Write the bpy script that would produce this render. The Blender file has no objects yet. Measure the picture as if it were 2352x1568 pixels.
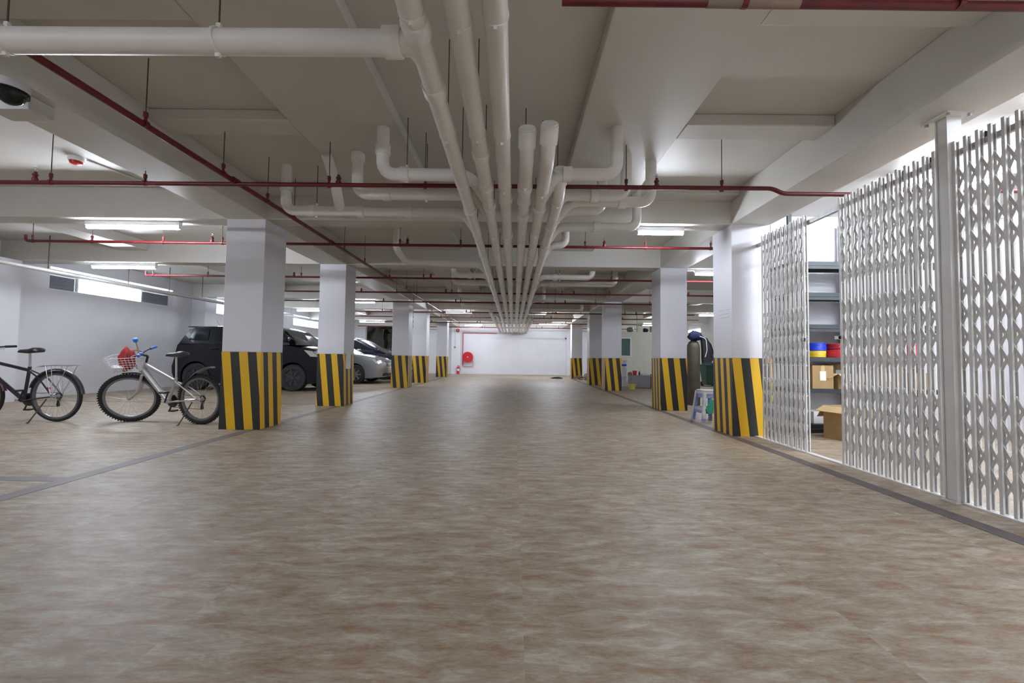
import bpy, bmesh, math, random
from mathutils import Vector, Matrix, Euler
R = math.radians
PI = math.pi
random.seed(7)
sc = bpy.context.scene
COL = sc.collection

# ---------------------------------------------------------------- camera, world, exposure
cam_d = bpy.data.cameras.new('camera')
cam = bpy.data.objects.new('camera', cam_d)
COL.objects.link(cam)
cam_d.sensor_width = 36
cam_d.lens = 960 / 2352 * 36
cam_d.clip_start = .05
cam_d.clip_end = 200
cam.location = (0, 0, .95)
cam.matrix_world = Matrix.Translation((0, 0, .95)) @ Matrix.Rotation(.0052, 4, 'Z') @ Matrix.Rotation(PI / 2 + .0394, 4, 'X') @ Matrix.Rotation(.0126, 4, 'Z')
sc.camera = cam
w = bpy.data.worlds.new('daylight')
sc.world = w
w.use_nodes = True
w.node_tree.nodes['Background'].inputs[0].default_value = (.80, .89, 1, 1)
w.node_tree.nodes['Background'].inputs[1].default_value = 7
sc.view_settings.view_transform = 'Standard'
sc.view_settings.look = 'None'
sc.view_settings.gamma = 1
sc.view_settings.use_curve_mapping = False
sc.view_settings.exposure = 1.45
TUBE = 75.0          # brightness of the lit tubes
sc.cycles.max_bounces = 8
sc.cycles.diffuse_bounces = 6
sc.cycles.sample_clamp_indirect = 8

# ---------------------------------------------------------------- materials
MATS = {}
def mat(name, col, rough=.5, metal=0, noise=0, nscale=8, bump=0, bscale=60, coat=0, emit=None, alpha=None, spec=None):
    if name in MATS: return MATS[name]
    m = bpy.data.materials.new(name); MATS[name] = m
    m.use_nodes = True
    nt = m.node_tree; b = nt.nodes['Principled BSDF']
    b.inputs['Base Color'].default_value = (*col, 1)
    b.inputs['Roughness'].default_value = rough
    b.inputs['Metallic'].default_value = metal
    if spec is not None: b.inputs['Specular IOR Level'].default_value = spec
    if coat: b.inputs['Coat Weight'].default_value = coat
    if emit:
        b.inputs['Emission Color'].default_value = (*emit[0], 1)
        b.inputs['Emission Strength'].default_value = emit[1]
    tc = nt.nodes.new('ShaderNodeTexCoord')
    if noise:
        n = nt.nodes.new('ShaderNodeTexNoise'); n.inputs['Scale'].default_value = nscale; n.inputs['Detail'].default_value = 5
        nt.links.new(tc.outputs['Object'], n.inputs['Vector'])
        r = nt.nodes.new('ShaderNodeValToRGB')
        r.color_ramp.elements[0].position = .3; r.color_ramp.elements[1].position = .7
        r.color_ramp.elements[0].color = (*[c * (1 - noise) for c in col], 1)
        r.color_ramp.elements[1].color = (*[min(1, c * (1 + noise * .5)) for c in col], 1)
        nt.links.new(n.outputs['Fac'], r.inputs[0]); nt.links.new(r.outputs[0], b.inputs['Base Color'])
    if bump:
        n2 = nt.nodes.new('ShaderNodeTexNoise'); n2.inputs['Scale'].default_value = bscale; n2.inputs['Detail'].default_value = 4
        nt.links.new(tc.outputs['Object'], n2.inputs['Vector'])
        bp = nt.nodes.new('ShaderNodeBump'); bp.inputs['Strength'].default_value = bump; bp.inputs['Distance'].default_value = .01
        nt.links.new(n2.outputs['Fac'], bp.inputs['Height']); nt.links.new(bp.outputs[0], b.inputs['Normal'])
    return m

WHITE = mat('white wall paint', (.715, .715, .75), .55, noise=.04, nscale=1.5, bump=.08, bscale=25)
CEIL = mat('off white ceiling paint', (.60, .58, .53), .5, noise=.05, nscale=1.2, bump=.1, bscale=14)
CREAM = mat('cream partition paint', (.66, .66, .56), .6, noise=.04)
PVC = mat('white drain plastic', (.76, .74, .70), .38, noise=.05, nscale=3)
REDP = mat('dark red pipe paint', (.125, .007, .010), .45, noise=.3, nscale=14)
ROD = mat('dull threaded steel', (.10, .085, .06), .5, .6)
BLACK = mat('black rubber', (.012, .012, .014), .7)
BPLAST = mat('black plastic', (.018, .018, .022), .4)
STEEL = mat('bright steel', (.6, .6, .6), .3, 1)
SILVER = mat('silver frame paint', (.52, .52, .52), .32, .6)
GATE = mat('white gate paint', (.70, .69, .665), .4, noise=.08, nscale=5)
GALV = mat('galvanised rail', (.42, .43, .42), .45, .5, noise=.2, nscale=20)
BLUE = mat('blue rubber', (.02, .13, .5), .45)
RACKM = mat('dark green grey rack steel', (.028, .038, .04), .5, .1, noise=.15)
CARD = mat('brown cardboard', (.36, .24, .11), .8, noise=.12, nscale=9)
CARDL = mat('light cardboard inner', (.52, .37, .18), .8, noise=.08)
PAPER = mat('white paper', (.8, .8, .8), .7)
REDC = mat('red cable', (.55, .035, .05), .4)
BLUEC = mat('blue cable', (.02, .06, .6), .4)
YELC = mat('yellow cable', (.8, .55, .03), .4)
REDX = mat('fire red enamel', (.55, .015, .02), .3)
DGLASS = mat('dark car glass', (.010, .014, .015), .06, spec=.35)
TAN = mat('peeled pipe tape', (.26, .19, .14), .7, noise=.2)
GREYB = mat('grey plastic', (.3, .31, .33), .6, noise=.1)
GREENB = mat('dark green bin plastic', (.03, .09, .07), .5)
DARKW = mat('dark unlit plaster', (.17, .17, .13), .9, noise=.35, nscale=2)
CLOTH = mat('black cloth', (.02, .02, .025), .9)
REDCL = mat('red cloth', (.30, .018, .02), .75)
GROUT2 = mat('worn floor seam strip', (.20, .175, .165), .55, noise=.35, nscale=2.5)
GROUT = mat('floor seam strip', (.125, .10, .10), .55, noise=.25, nscale=6)

def m_glass():
    m = bpy.data.materials.new('window glass'); m.use_nodes = True; nt = m.node_tree
    nt.nodes.clear(); o = nt.nodes.new('ShaderNodeOutputMaterial'); mx = nt.nodes.new('ShaderNodeMixShader')
    t = nt.nodes.new('ShaderNodeBsdfTransparent'); g = nt.nodes.new('ShaderNodeBsdfGlossy'); g.inputs['Roughness'].default_value = .05
    mx.inputs[0].default_value = .07
    nt.links.new(t.outputs[0], mx.inputs[1]); nt.links.new(g.outputs[0], mx.inputs[2]); nt.links.new(mx.outputs[0], o.inputs[0])
    return m
GLASS = m_glass()
TUBEM = mat('lit fluorescent tube', (.9, .9, .9), .4, emit=((.86, .92, 1.04), TUBE))
TUBEOFF = mat('unlit tube glass', (.75, .76, .75), .3)

def m_floor():
    m = bpy.data.materials.new('streaked stone pattern floor'); m.use_nodes = True; nt = m.node_tree; b = nt.nodes['Principled BSDF']
    N = nt.nodes.new; Lk = nt.links.new
    tc = N('ShaderNodeTexCoord')
    sep = N('ShaderNodeSeparateXYZ'); Lk(tc.outputs['Object'], sep.inputs[0])
    def fl(sock, size, off):
        a = N('ShaderNodeMath'); a.operation = 'ADD'; a.inputs[1].default_value = off; Lk(sock, a.inputs[0])
        d = N('ShaderNodeMath'); d.operation = 'DIVIDE'; d.inputs[1].default_value = size; Lk(a.outputs[0], d.inputs[0])
        f = N('ShaderNodeMath'); f.operation = 'FLOOR'; Lk(d.outputs[0], f.inputs[0]); return f.outputs[0]
    cb = N('ShaderNodeCombineXYZ'); Lk(fl(sep.outputs[0], 1.2, -.045), cb.inputs[0]); Lk(fl(sep.outputs[1], 1.2, .1), cb.inputs[1])
    wn = N('ShaderNodeTexWhiteNoise'); wn.noise_dimensions = '3D'; Lk(cb.outputs[0], wn.inputs['Vector'])
    off = N('ShaderNodeVectorMath'); off.operation = 'MULTIPLY_ADD'; off.inputs[1].default_value = (30, 30, 0); Lk(wn.outputs['Color'], off.inputs[0]); Lk(tc.outputs['Object'], off.inputs[2])
    def noise(scale, vec, det=8, rough=.6, dist=0):
        mp = N('ShaderNodeMapping'); mp.inputs['Scale'].default_value = vec; mp.inputs['Rotation'].default_value = (0, 0, R(-9)); Lk(off.outputs[0], mp.inputs[0])
        n = N('ShaderNodeTexNoise'); n.inputs['Scale'].default_value = scale; n.inputs['Detail'].default_value = det; n.inputs['Roughness'].default_value = rough; n.inputs['Distortion'].default_value = dist
        Lk(mp.outputs[0], n.inputs['Vector']); return n.outputs['Fac']
    a = noise(8.5, (.6, 2.0, 1), 14, .74, .45)
    r = N('ShaderNodeValToRGB'); e = r.color_ramp.elements
    e[0].position = .37; e[0].color = (.25, .155, .085, 1)
    e[1].position = .635; e[1].color = (.46, .425, .35, 1)
    x = e.new(.45); x.color = (.31, .24, .165, 1)
    x = e.new(.54); x.color = (.365, .315, .245, 1)
    Lk(a, r.inputs[0])
    c = noise(2.3, (1, 1.6, 1), 5, .55)
    r2 = N('ShaderNodeValToRGB'); e = r2.color_ramp.elements
    e[0].position = .35; e[0].color = (.88, .84, .80, 1); e[1].position = .65; e[1].color = (1.08, 1.09, 1.10, 1); Lk(c, r2.inputs[0])
    mx = N('ShaderNodeMix'); mx.data_type = 'RGBA'; mx.blend_type = 'MULTIPLY'; mx.inputs[0].default_value = 1
    Lk(r.outputs[0], mx.inputs[6]); Lk(r2.outputs[0], mx.inputs[7])
    d = noise(42, (.6, 2.6, 1), 8, .75)
    r3 = N('ShaderNodeValToRGB'); e = r3.color_ramp.elements
    e[0].position = .3; e[0].color = (.76, .73, .70, 1); e[1].position = .7; e[1].color = (1.2, 1.2, 1.19, 1); Lk(d, r3.inputs[0])
    mx2 = N('ShaderNodeMix'); mx2.data_type = 'RGBA'; mx2.blend_type = 'MULTIPLY'; mx2.inputs[0].default_value = 1
    Lk(mx.outputs[2], mx2.inputs[6]); Lk(r3.outputs[0], mx2.inputs[7])
    Lk(mx2.outputs[2], b.inputs['Base Color'])
    b.inputs['Roughness'].default_value = .5
    bp = N('ShaderNodeBump'); bp.inputs['Strength'].default_value = .12; bp.inputs['Distance'].default_value = .004
    Lk(d, bp.inputs['Height']); Lk(bp.outputs[0], b.inputs['Normal'])
    return m
FLOOR = m_floor()

def m_stripe():
    m = bpy.data.materials.new('black and yellow stripe paint'); m.use_nodes = True; nt = m.node_tree; b = nt.nodes['Principled BSDF']
    N = nt.nodes.new; Lk = nt.links.new
    uv = N('ShaderNodeUVMap'); sep = N('ShaderNodeSeparateXYZ'); Lk(uv.outputs[0], sep.inputs[0])
    f = N('ShaderNodeMath'); f.operation = 'FRACT'; Lk(sep.outputs[0], f.inputs[0])
    g = N('ShaderNodeMath'); g.operation = 'GREATER_THAN'; g.inputs[1].default_value = .5; Lk(f.outputs[0], g.inputs[0])
    tc = N('ShaderNodeTexCoord'); n = N('ShaderNodeTexNoise'); n.inputs['Scale'].default_value = 45; n.inputs['Detail'].default_value = 6; Lk(tc.outputs['Object'], n.inputs['Vector'])
    chip = N('ShaderNodeMath'); chip.operation = 'GREATER_THAN'; chip.inputs[1].default_value = .785; Lk(n.outputs['Fac'], chip.inputs[0])
    mx = N('ShaderNodeMix'); mx.data_type = 'RGBA'; mx.inputs[6].default_value = (.72, .42, .004, 1); mx.inputs[7].default_value = (.016, .016, .015, 1); Lk(g.outputs[0], mx.inputs[0])
    m2 = N('ShaderNodeMix'); m2.data_type = 'RGBA'; m2.inputs[7].default_value = (.7, .7, .7, 1); Lk(mx.outputs[2], m2.inputs[6]); Lk(chip.outputs[0], m2.inputs[0])
    Lk(m2.outputs[2], b.inputs['Base Color']); b.inputs['Roughness'].default_value = .45
    return m
STRIPE = m_stripe()

# ---------------------------------------------------------------- mesh helpers
class MB:
    def __init__(s): s.v = []; s.f = []
    def add(s, vs, fs):
        o = len(s.v); s.v += [tuple(v) for v in vs]; s.f += [tuple(i + o for i in f) for f in fs]; return s
    def box(s, a, b, M=None):
        vs = [Vector((x, y, z)) for z in (a[2], b[2]) for y in (a[1], b[1]) for x in (a[0], b[0])]
        if M is not None: vs = [M @ v for v in vs]
        return s.add(vs, [(0, 2, 3, 1), (4, 5, 7, 6), (0, 1, 5, 4), (2, 6, 7, 3), (0, 4, 6, 2), (1, 3, 7, 5)])
    def tube(s, pts, r, n=12, cap=True, closed=False):
        pts = [Vector(p) for p in pts]; m = len(pts)
        rs = r if isinstance(r, (list, tuple)) else [r] * m
        T = []
        for i in range(m):
            if closed: t = pts[(i + 1) % m] - pts[i - 1]
            elif i == 0: t = pts[1] - pts[0]
            elif i == m - 1: t = pts[-1] - pts[-2]
            else: t = (pts[i + 1] - pts[i]).normalized() + (pts[i] - pts[i - 1]).normalized()
            T.append(t.normalized())
        u = T[0].orthogonal().normalized(); vs = []
        for i in range(m):
            u = (u - T[i] * u.dot(T[i])).normalized(); w = T[i].cross(u)
            for k in range(n):
                a = 2 * PI * k / n; vs.append(pts[i] + (u * math.cos(a) + w * math.sin(a)) * rs[i])
        fs = []
        for i in range(m if closed else m - 1):
            j = (i + 1) % m
            for k in range(n): fs.append((i * n + k, i * n + (k + 1) % n, j * n + (k + 1) % n, j * n + k))
        if cap and not closed: fs += [tuple(range(n))[::-1], tuple((m - 1) * n + k for k in range(n))]
        return s.add(vs, fs)
    def lathe(s, prof, n=20, M=None, cap=True):
        vs = []
        for r, z in prof:
            for k in range(n):
                a = 2 * PI * k / n; v = Vector((r * math.cos(a), r * math.sin(a), z)); vs.append(M @ v if M is not None else v)
        fs = [(i * n + k, i * n + (k + 1) % n, (i + 1) * n + (k + 1) % n, (i + 1) * n + k) for i in range(len(prof) - 1) for k in range(n)]
        if cap: fs += [tuple(range(n))[::-1], tuple((len(prof) - 1) * n + k for k in range(n))]
        return s.add(vs, fs)
    def prism(s, poly, y0, y1, M=None):            # polygon in xz, extruded along y
        n = len(poly); vs = [Vector((x, y, z)) for y in (y0, y1) for x, z in poly]
        if M is not None: vs = [M @ v for v in vs]
        return s.add(vs, [tuple(range(n)), tuple(range(2 * n - 1, n - 1, -1))] + [(k, k + n, (k + 1) % n + n, (k + 1) % n) for k in range(n)])
    def loft(s, rings, cap=True, closed=True):
        n = len(rings[0]); vs = [v for r in rings for v in r]
        fs = [(i * n + k, i * n + (k + 1) % n, (i + 1) * n + (k + 1) % n, (i + 1) * n + k) for i in range(len(rings) - 1) for k in range(n if closed else n - 1)]
        if cap: fs += [tuple(range(n))[::-1], tuple((len(rings) - 1) * n + k for k in range(n))]
        return s.add(vs, fs)
    def build(s, name, m, parent=None, smooth=True, bevel=0, fix=True):
        me = bpy.data.meshes.new(name); me.from_pydata(s.v, [], s.f); me.materials.append(m)
        if fix:
            bm = bmesh.new(); bm.from_mesh(me); bmesh.ops.recalc_face_normals(bm, faces=bm.faces); bm.to_mesh(me); bm.free()
        if smooth:
            me.shade_smooth(); me.set_sharp_from_angle(angle=R(35))
        o = bpy.data.objects.new(name, me); COL.objects.link(o)
        if parent: o.parent = parent
        if bevel:
            b = o.modifiers.new('bevel', 'BEVEL'); b.width = bevel; b.segments = 2; b.limit_method = 'ANGLE'
        return o

def arc(pts, rad, n=6):
    """polyline with rounded corners"""
    pts = [Vector(p) for p in pts]; out = [pts[0]]
    for i in range(1, len(pts) - 1):
        a, b, c = pts[i - 1], pts[i], pts[i + 1]
        d1 = (a - b).normalized(); d2 = (c - b).normalized()
        q = min(rad, (a - b).length * .49, (c - b).length * .49)
        p0 = b + d1 * q; p2 = b + d2 * q
        for k in range(n + 1):
            t = k / n; out.append(p0 * (1 - t) ** 2 + b * 2 * t * (1 - t) + p2 * t * t)
    out.append(pts[-1]); return out

def tag(o, label, cat, group=None):
    o['label'] = label; o['category'] = cat
    if group: o['group'] = group
    return o
def thing(name, label, cat, loc=(0, 0, 0), rot=(0, 0, 0), group=None):
    o = bpy.data.objects.new(name, None); COL.objects.link(o); o.location = loc; o.rotation_euler = rot
    o.empty_display_size = .1
    return tag(o, label, cat, group)
def struct(o, label=None):
    o['kind'] = 'structure'
    if label: o['label'] = label
    return o
def inst(src, parent, M=None, name=None):
    c = src.copy(); COL.objects.link(c); c.parent = parent
    if M is not None: c.matrix_local = M
    return c
def box(name, a, b, m, parent=None, bevel=0, smooth=False): return MB().box(a, b).build(name, m, parent, smooth=smooth or bevel > 0, bevel=bevel)
T = Matrix.Translation
def RX(a): return Matrix.Rotation(a, 4, 'X')
def RY(a): return Matrix.Rotation(a, 4, 'Y')
def RZ(a): return Matrix.Rotation(a, 4, 'Z')

# ---------------------------------------------------------------- layout numbers (metres)
SLAB, BB = 3.10, 2.70                 # slab underside, beam underside
DY = [5.32, 7.92, 12.73, 15.37, 20.07]    # front faces of the column rows
CW = .50
XL0, XL1 = -3.73, -3.23               # left column row
XR0, XR1 = 2.77, 3.27                 # right column row
WL, WR, WB, WF = -9.9, 9.3, -5.0, 24.2   # left, right, back, far wall faces

# ---------------------------------------------------------------- floor, walls
fl = struct(MB().box((WL - .3, WB - .3, -.2), (WR + .3, 31, 0)).build('floor', FLOOR, smooth=False), 'beige floor covering with brown streaks')
def strip(a, b):
    return MB().box((a[0], a[1], -.01), (b[0], b[1], .002)).build('seam_strip', GROUT if a[0] > 0 else GROUT2, fl, smooth=False)
strip((2.69, WB), (2.81, DY[4])); strip((-3.38, WB), (-3.25, DY[4])); strip((WL, 3.10), (-3.38, 3.20)); strip((WL, 8.15), (-3.75, 8.22))
strip((WL, 12.9), (-3.75, 12.97)); strip((-3.25, 20.9), (2.7, 21.0))

# far wall with the opening to the stair recess at the left
FW = MB()
OX0, OX1, OZ0, OZ1 = -8.64, -6.2, .9, 2.78
FW.box((WL - .3, WF, 0), (OX0, WF + .25, 3.3)); FW.box((OX1, WF, 0), (WR + .3, WF + .25, 3.3))
FW.box((OX0, WF, 0), (OX1, WF + .25, OZ0)); FW.box((OX0, WF, OZ1), (OX1, WF + .25, 3.3))
struct(FW.build('wall_far', WHITE, smooth=False), 'white far end wall of the garage')
struct(MB().box((-3.6, WF - .22, 0), (-3.07, WF, 3.1)).build('trim_1', WHITE, smooth=False), 'white pilaster on far wall carrying the bell and call point')
struct(MB().box((3.0, WF - .3, 0), (3.5, WF, 3.1)).build('trim_2', WHITE, smooth=False), 'white pilaster at right end of far wall')
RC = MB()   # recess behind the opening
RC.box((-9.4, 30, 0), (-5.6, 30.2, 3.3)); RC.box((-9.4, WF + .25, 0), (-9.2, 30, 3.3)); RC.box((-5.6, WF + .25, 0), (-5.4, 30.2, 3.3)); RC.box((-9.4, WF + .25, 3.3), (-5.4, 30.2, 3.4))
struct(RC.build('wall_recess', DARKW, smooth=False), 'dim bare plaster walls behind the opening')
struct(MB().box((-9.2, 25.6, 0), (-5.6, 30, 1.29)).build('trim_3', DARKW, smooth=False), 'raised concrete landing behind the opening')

# left wall with window bands
def wall_left():
    holes = [(8.79, 12.0, 2.305, 2.645, 'a'), (13.36, 16.6, 2.305, 2.645, 'b'), (17.78, 21.0, 2.305, 2.645, 'c')]
    mb = MB(); x0, x1 = WL - .25, WL
    mb.box((x0, WB - .3, 0), (x1, WF + .3, 2.305)); mb.box((x0, WB - .3, 2.785), (x1, WF + .3, 3.3))
    y = WB - .3
    for a, b, *_ in holes:
        mb.box((x0, y, 2.305), (x1, a, 2.785)); mb.box((x0, a, 2.645), (x1, b, 2.735)); y = b
    mb.box((x0, y, 2.305), (x1, WF + .3, 2.785))
    struct(mb.build('wall_left', WHITE, smooth=False), 'white left wall with high daylight windows')
wall_left()
LOUV = mat('dark window louvre', (.05, .055, .07), .5); SLAT = mat('grey louvre slat', (.30, .31, .35), .4)
WFRAME = mat('white window frame', (.8, .8, .8), .4)
def window_band(i, y0, y1, louv, label):
    fr = MB(); x = WL - .12
    for a, b in ((y0, y0 + .03), (y1 - .03, y1)): fr.box((x - .03, a, 2.305), (x + .03, b, 2.645))
    fr.box((x - .03, y0, 2.305), (x + .03, y1, 2.325)); fr.box((x - .03, y0, 2.625), (x + .03, y1, 2.645))
    o = struct(fr.build('window_%d' % i, WFRAME, smooth=False), label)
    g0, g1 = y0 + .03, y1 - .03
    sl = None
    for a, b in louv:
        box('mullion', (x - .03, b if a == y0 else a - .03, 2.325), (x + .03, (b if a == y0 else a - .03) + .03, 2.625), WFRAME, o)
        if a == y0: g0 = b + .03
        else: g1 = a - .03
        n = 9
        for k in range(n):
            z = 2.345 + k * .032
            c = MB().box((-.020, 0, -.003), (.020, b - a - .06, .003), None)
            c.v = [tuple(RY(R(-42)) @ Vector(v)) for v in c.v]
            s = c.build('louvre_slat', SLAT, o, smooth=False); s.location = (x, a + .03, z)
        box('louvre_backing', (x - .045, a, 2.325), (x - .035, b, 2.625), LOUV, o)
    box('pane', (x - .004, g0, 2.325), (x + .004, g1, 2.625), GLASS, o)
    t = MB().box((x - .004, y0, 2.735), (x + .004, y1, 2.785)).build('transom_pane', GLASS, o, smooth=False)
    return o
window_band(1, 8.79, 12.0, [(8.79, 9.44), (11.1, 12.0)], 'nearest high window with dark louvres either side of bright pane')
window_band(2, 13.36, 16.6, [(15.9, 16.6)], 'second high window in left wall, behind first left column')
window_band(3, 17.78, 21.0, [], 'third high window in left wall, above the cars')
for k, y in enumerate((DY[1] - .47, DY[2], DY[3] + 2)):
    struct(MB().box((WL, y, 0), (WL + .4, y + .5, BB)).build('trim_%d' % (4 + k), WHITE, smooth=False), 'white pilaster on the left wall')
# right, back walls and store room
struct(MB().box((WR, WB - .3, 0), (WR + .25, WF + .3, 3.3)).build('wall_right', WHITE, smooth=False), 'right outer wall')
struct(MB().box((WL - .3, WB - .25, 0), (WR + .3, WB, 3.3)).build('wall_back', WHITE, smooth=False), 'wall behind the camera')
struct(MB().box((XR1, 6.15, 0), (WR, 6.3, SLAB)).build('wall_store', WHITE, smooth=False), 'white wall at end of the store room behind the rack')
struct(MB().box((6.6, WB, 0), (6.75, 6.15, SLAB)).build('wall_store_side', WHITE, smooth=False), 'bright white side wall of the store room behind the gates')
PT = MB(); px0, px1, pz0, pz1 = 4.6, 5.32, 1.06, 1.95
PT.box((4.0, 19, 0), (px0, 19.15, 2.2)); PT.box((px1, 19, 0), (WR, 19.15, 2.2)); PT.box((px0, 19, 0), (px1, 19.15, pz0)); PT.box((px0, 19, pz1), (px1, 19.15, 2.2))
struct(PT.build('wall_partition', CREAM, smooth=False), 'cream partition wall that stops short of the ceiling')
wf = MB()
for a, b in (((px0, 18.96, pz0), (px0 + .06, 19.1, pz1)), ((px1 - .06, 18.96, pz0), (px1, 19.1, pz1)), ((px0 + .06, 18.96, pz0), (px1 - .06, 19.1, pz0 + .06)), ((px0 + .06, 18.96, pz1 - .06), (px1 - .06, 19.1, pz1))): wf.box(a, b)
w4 = struct(wf.build('window_4', WFRAME, smooth=False), 'white framed window with green pane in the cream partition')
box('pane', (px0 + .06, 19.02, pz0 + .06), (px1 - .06, 19.03, pz1 - .06), mat('green frosted pane', (.10, .19, .17), .15), w4)
# partition posts to ceiling and a high barred window on the right wall
struct(MB().box((5.6, 19, 2.2), (5.85, 19.15, SLAB)).build('trim_7', CREAM, smooth=False), 'cream post above the partition')
hw = struct(MB().box((WR - .03, 20.9, 2.27), (WR, 22.3, 2.52)).build('window_5', mat('daylit frosted pane', (.8, .8, .8), .4, emit=((.95, .97, 1), 2.2)), smooth=False), 'small bright barred window high on the right wall')
for k in range(7): box('bar', (WR - .05, 20.98 + k * .19, 2.27), (WR - .03, 21.02 + k * .19, 2.52), WFRAME, hw)

# ---------------------------------------------------------------- ceiling, beams
ce = struct(MB().box((WL - .3, WB - .3, SLAB), (WR + .3, WF + .3, SLAB + .25)).build('ceiling', CEIL, smooth=False), 'off white ceiling slab between deep beams')
BY = [-3.6, .2] + DY
for y in BY + [WF - .3]: box('cross_beam', (WL, y, BB), (XR1 if y < 6 else WR, y + .28, SLAB), CEIL, ce, bevel=.006)
for a, b in ((XL0, XL1), (XR0, XR1)): box('long_beam', (a, WB, BB), (b, WF, SLAB), CEIL, ce, bevel=.006)
def band(a, b, z=3.0): box('shallow_beam', (a[0], a[1], z), (b[0], b[1], SLAB), CEIL, ce, bevel=.01)
seg = []
ys = BY + [WF - .3]
for i in range(len(ys) - 1):
    y0, y1 = ys[i] + .28, ys[i + 1]
    band((-2.0, y0), (-1.05, y1)); band((.56, y0), (1.48, y1))
    if i == 1:
        for xa, xb in ((1.48, XR0), (XL1, -2.0)):
            band((xa, y0), (xb, 2.49)); band((xa, 3.57), (xb, 3.82)); band((xa, 5.1), (xb, y1))
        band((-7.5, y0), (-7.05, y1), 2.92)
    else:
        n = max(1, round((y1 - y0) / 2.4))
        for k in range(1, n):
            ym = y0 + (y1 - y0) * k / n
            band((1.48, ym), (XR0, ym + .25)); band((XL1, ym), (-2.0, ym + .25))
        band((-7.5, y0), (-7.05, y1), 2.92); band((6.2, y0), (6.6, y1), 2.92)

# ---------------------------------------------------------------- columns
def column(x0, x1, y0, phase, label, side='R', sw=.1, wrap=.224):
    t = thing('column', label, 'column', ((x0 + x1) / 2, y0 + CW / 2, 0), group=None)
    hx, hy = (x1 - x0) / 2, CW / 2
    box('shaft', (-hx, -hy, .984), (hx, hy, BB + .002), WHITE, t, bevel=.004)
    e = .003; H = .984; a, b = hx + e, hy + e
    me = bpy.data.meshes.new('striped_band'); c = [(-a, -b), (a, -b), (a, b), (-a, b)]
    vs = [(x, y, z) for z in (0, H) for x, y in c] + [(x, y, H) for x, y in [(-hx + .01, -hy + .01), (hx - .01, -hy + .01), (hx - .01, hy - .01), (-hx + .01, hy - .01)]]
    fs = [(k, (k + 1) % 4, (k + 1) % 4 + 4, k + 4) for k in range(4)] + [(4 + k, 4 + (k + 1) % 4, 8 + (k + 1) % 4, 8 + k) for k in range(4)]
    me.from_pydata(vs, [], fs); uv = me.uv_layers.new(name='UVMap'); me.materials.append(STRIPE)
    per = wrap
    # distance round the band: left face, front face, right face
    for p in me.polygons:
        k = p.index % 4
        for li, vi in zip(p.loop_indices, p.vertices):
            x, y, z = vs[vi]
            if k == 0: s = (x + a) / per
            elif k == 1: s = 2 * a / per + (y + b) / (per * sw / .112)
            elif k == 3: s = -(y + b) / (per * sw / .112)
            else: s = (x + a) / per
            s -= .105 / per * (H - z)
            uv.data[li].uv = (s + phase, z)
    o = bpy.data.objects.new('striped_band', me); COL.objects.link(o); o.parent = t
    return t
LL = ['nearest left column, white above black and yellow stripes, beside the silver bicycle',
      'second left column with a white card taped to its striped base, in front of the silver car',
      'third left column, white over stripes, in front of the dark car nose',
      'fourth left column, close behind and overlapped by the third',
      'farthest left column, beside the fire extinguisher pilaster']
RL = ['nearest right column, joined to the white folding gates, scribbles on its white side',
      'second right column, in front of the brown gas cylinder',
      'third right column, beside the stacked white buckets',
      'fourth right column, partly hidden behind the third',
      'farthest right column, behind the rubble heap']
for i, y in enumerate(DY):
    column(XL0, XL1, y, [.005, .83, .655, .01, .93][i], LL[i], sw=.1)
    column(XR0, XR1, y, [.01, .90, .03, .01, .95][i], RL[i], 'L', sw=.077)
tag(MB().box((0, 0, 0), (.003, .23, .3)).build('card', PAPER, smooth=False), 'white card fixed to striped face of second left column', 'sign').location = (XL1 + .004, 8.02, .70)
cd = bpy.data.objects['card']
for k in range(3): box('text_line', (.003, .06, .17 - k * .03), (.0036, .17 - k * .02, .176 - k * .03), mat('faint grey print', (.45, .45, .48), .8), cd)
# pencil scribbles on nearest right column
rc = [o for o in bpy.data.objects if o.get('label') == RL[0]][0]
SCR = mat('grey pencil mark', (.42, .42, .46), .9)
mb = MB()
for r in range(3):
    y = -.18
    while y < .1:
        h = random.uniform(.008, .02); mb.box((-.2515, y, .63 - r * .05 + 1 - .02), (-.2505, y + .012, .63 - r * .05 + 1 - .02 + h * .5)); y += random.uniform(.018, .03)
mb.build('pencil_scribble', SCR, rc, smooth=False)

# ---------------------------------------------------------------- fluorescent lights
def tube_light(x0, x1, y, z, label, lit=True, axis='x', group=None):
    L = x1 - x0
    t = thing('tube_light', label, 'ceiling light', ((x0 + x1) / 2, y, z), (0, 0, 0 if axis == 'x' else PI / 2), group=group)
    box('housing', (-L / 2 - .02, -.03, .02), (L / 2 + .02, .03, .078), WFRAME, t, bevel=.005)
    MB().tube([(-L / 2, 0, -.002), (L / 2, 0, -.002)], .024, 12).build('tube', TUBEM if lit else TUBEOFF, t)
    for s in (-1, 1):
        box('lamp_holder', (s * L / 2 - .012, -.02, -.022), (s * L / 2 + .012, .02, .03), WFRAME, t)
    return t
ZL = BB - .080
tube_light(-5.68, -4.46, 5.46, ZL, 'lit tube under the nearest beam, above the bicycles')
tube_light(-8.24, -7.02, 8.06, ZL, 'lit tube under second beam, above the louvred window')
tube_light(1.62, 2.2, 5.46, ZL, 'short lit tube beside the nearest right column top')
tube_light(3.5, 4.7, 8.06, ZL, 'lit tube behind the nearest right column')
tube_light(-5.3, -4.33, 12.87, ZL, 'lit tube beside second left column, right of its shaft')
tube_light(-8.1, -6.95, 15.5, ZL, 'lit tube above the silver car, left of second left column')
tube_light(-2.55, -1.6, 15.5, ZL, 'lit tube left of the bundle of white pipes, nearer one')
ft_ = tube_light(-2.6, -1.7, 22.0, 2.64, 'lit tube left of the white pipes, farther one by far wall')
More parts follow.
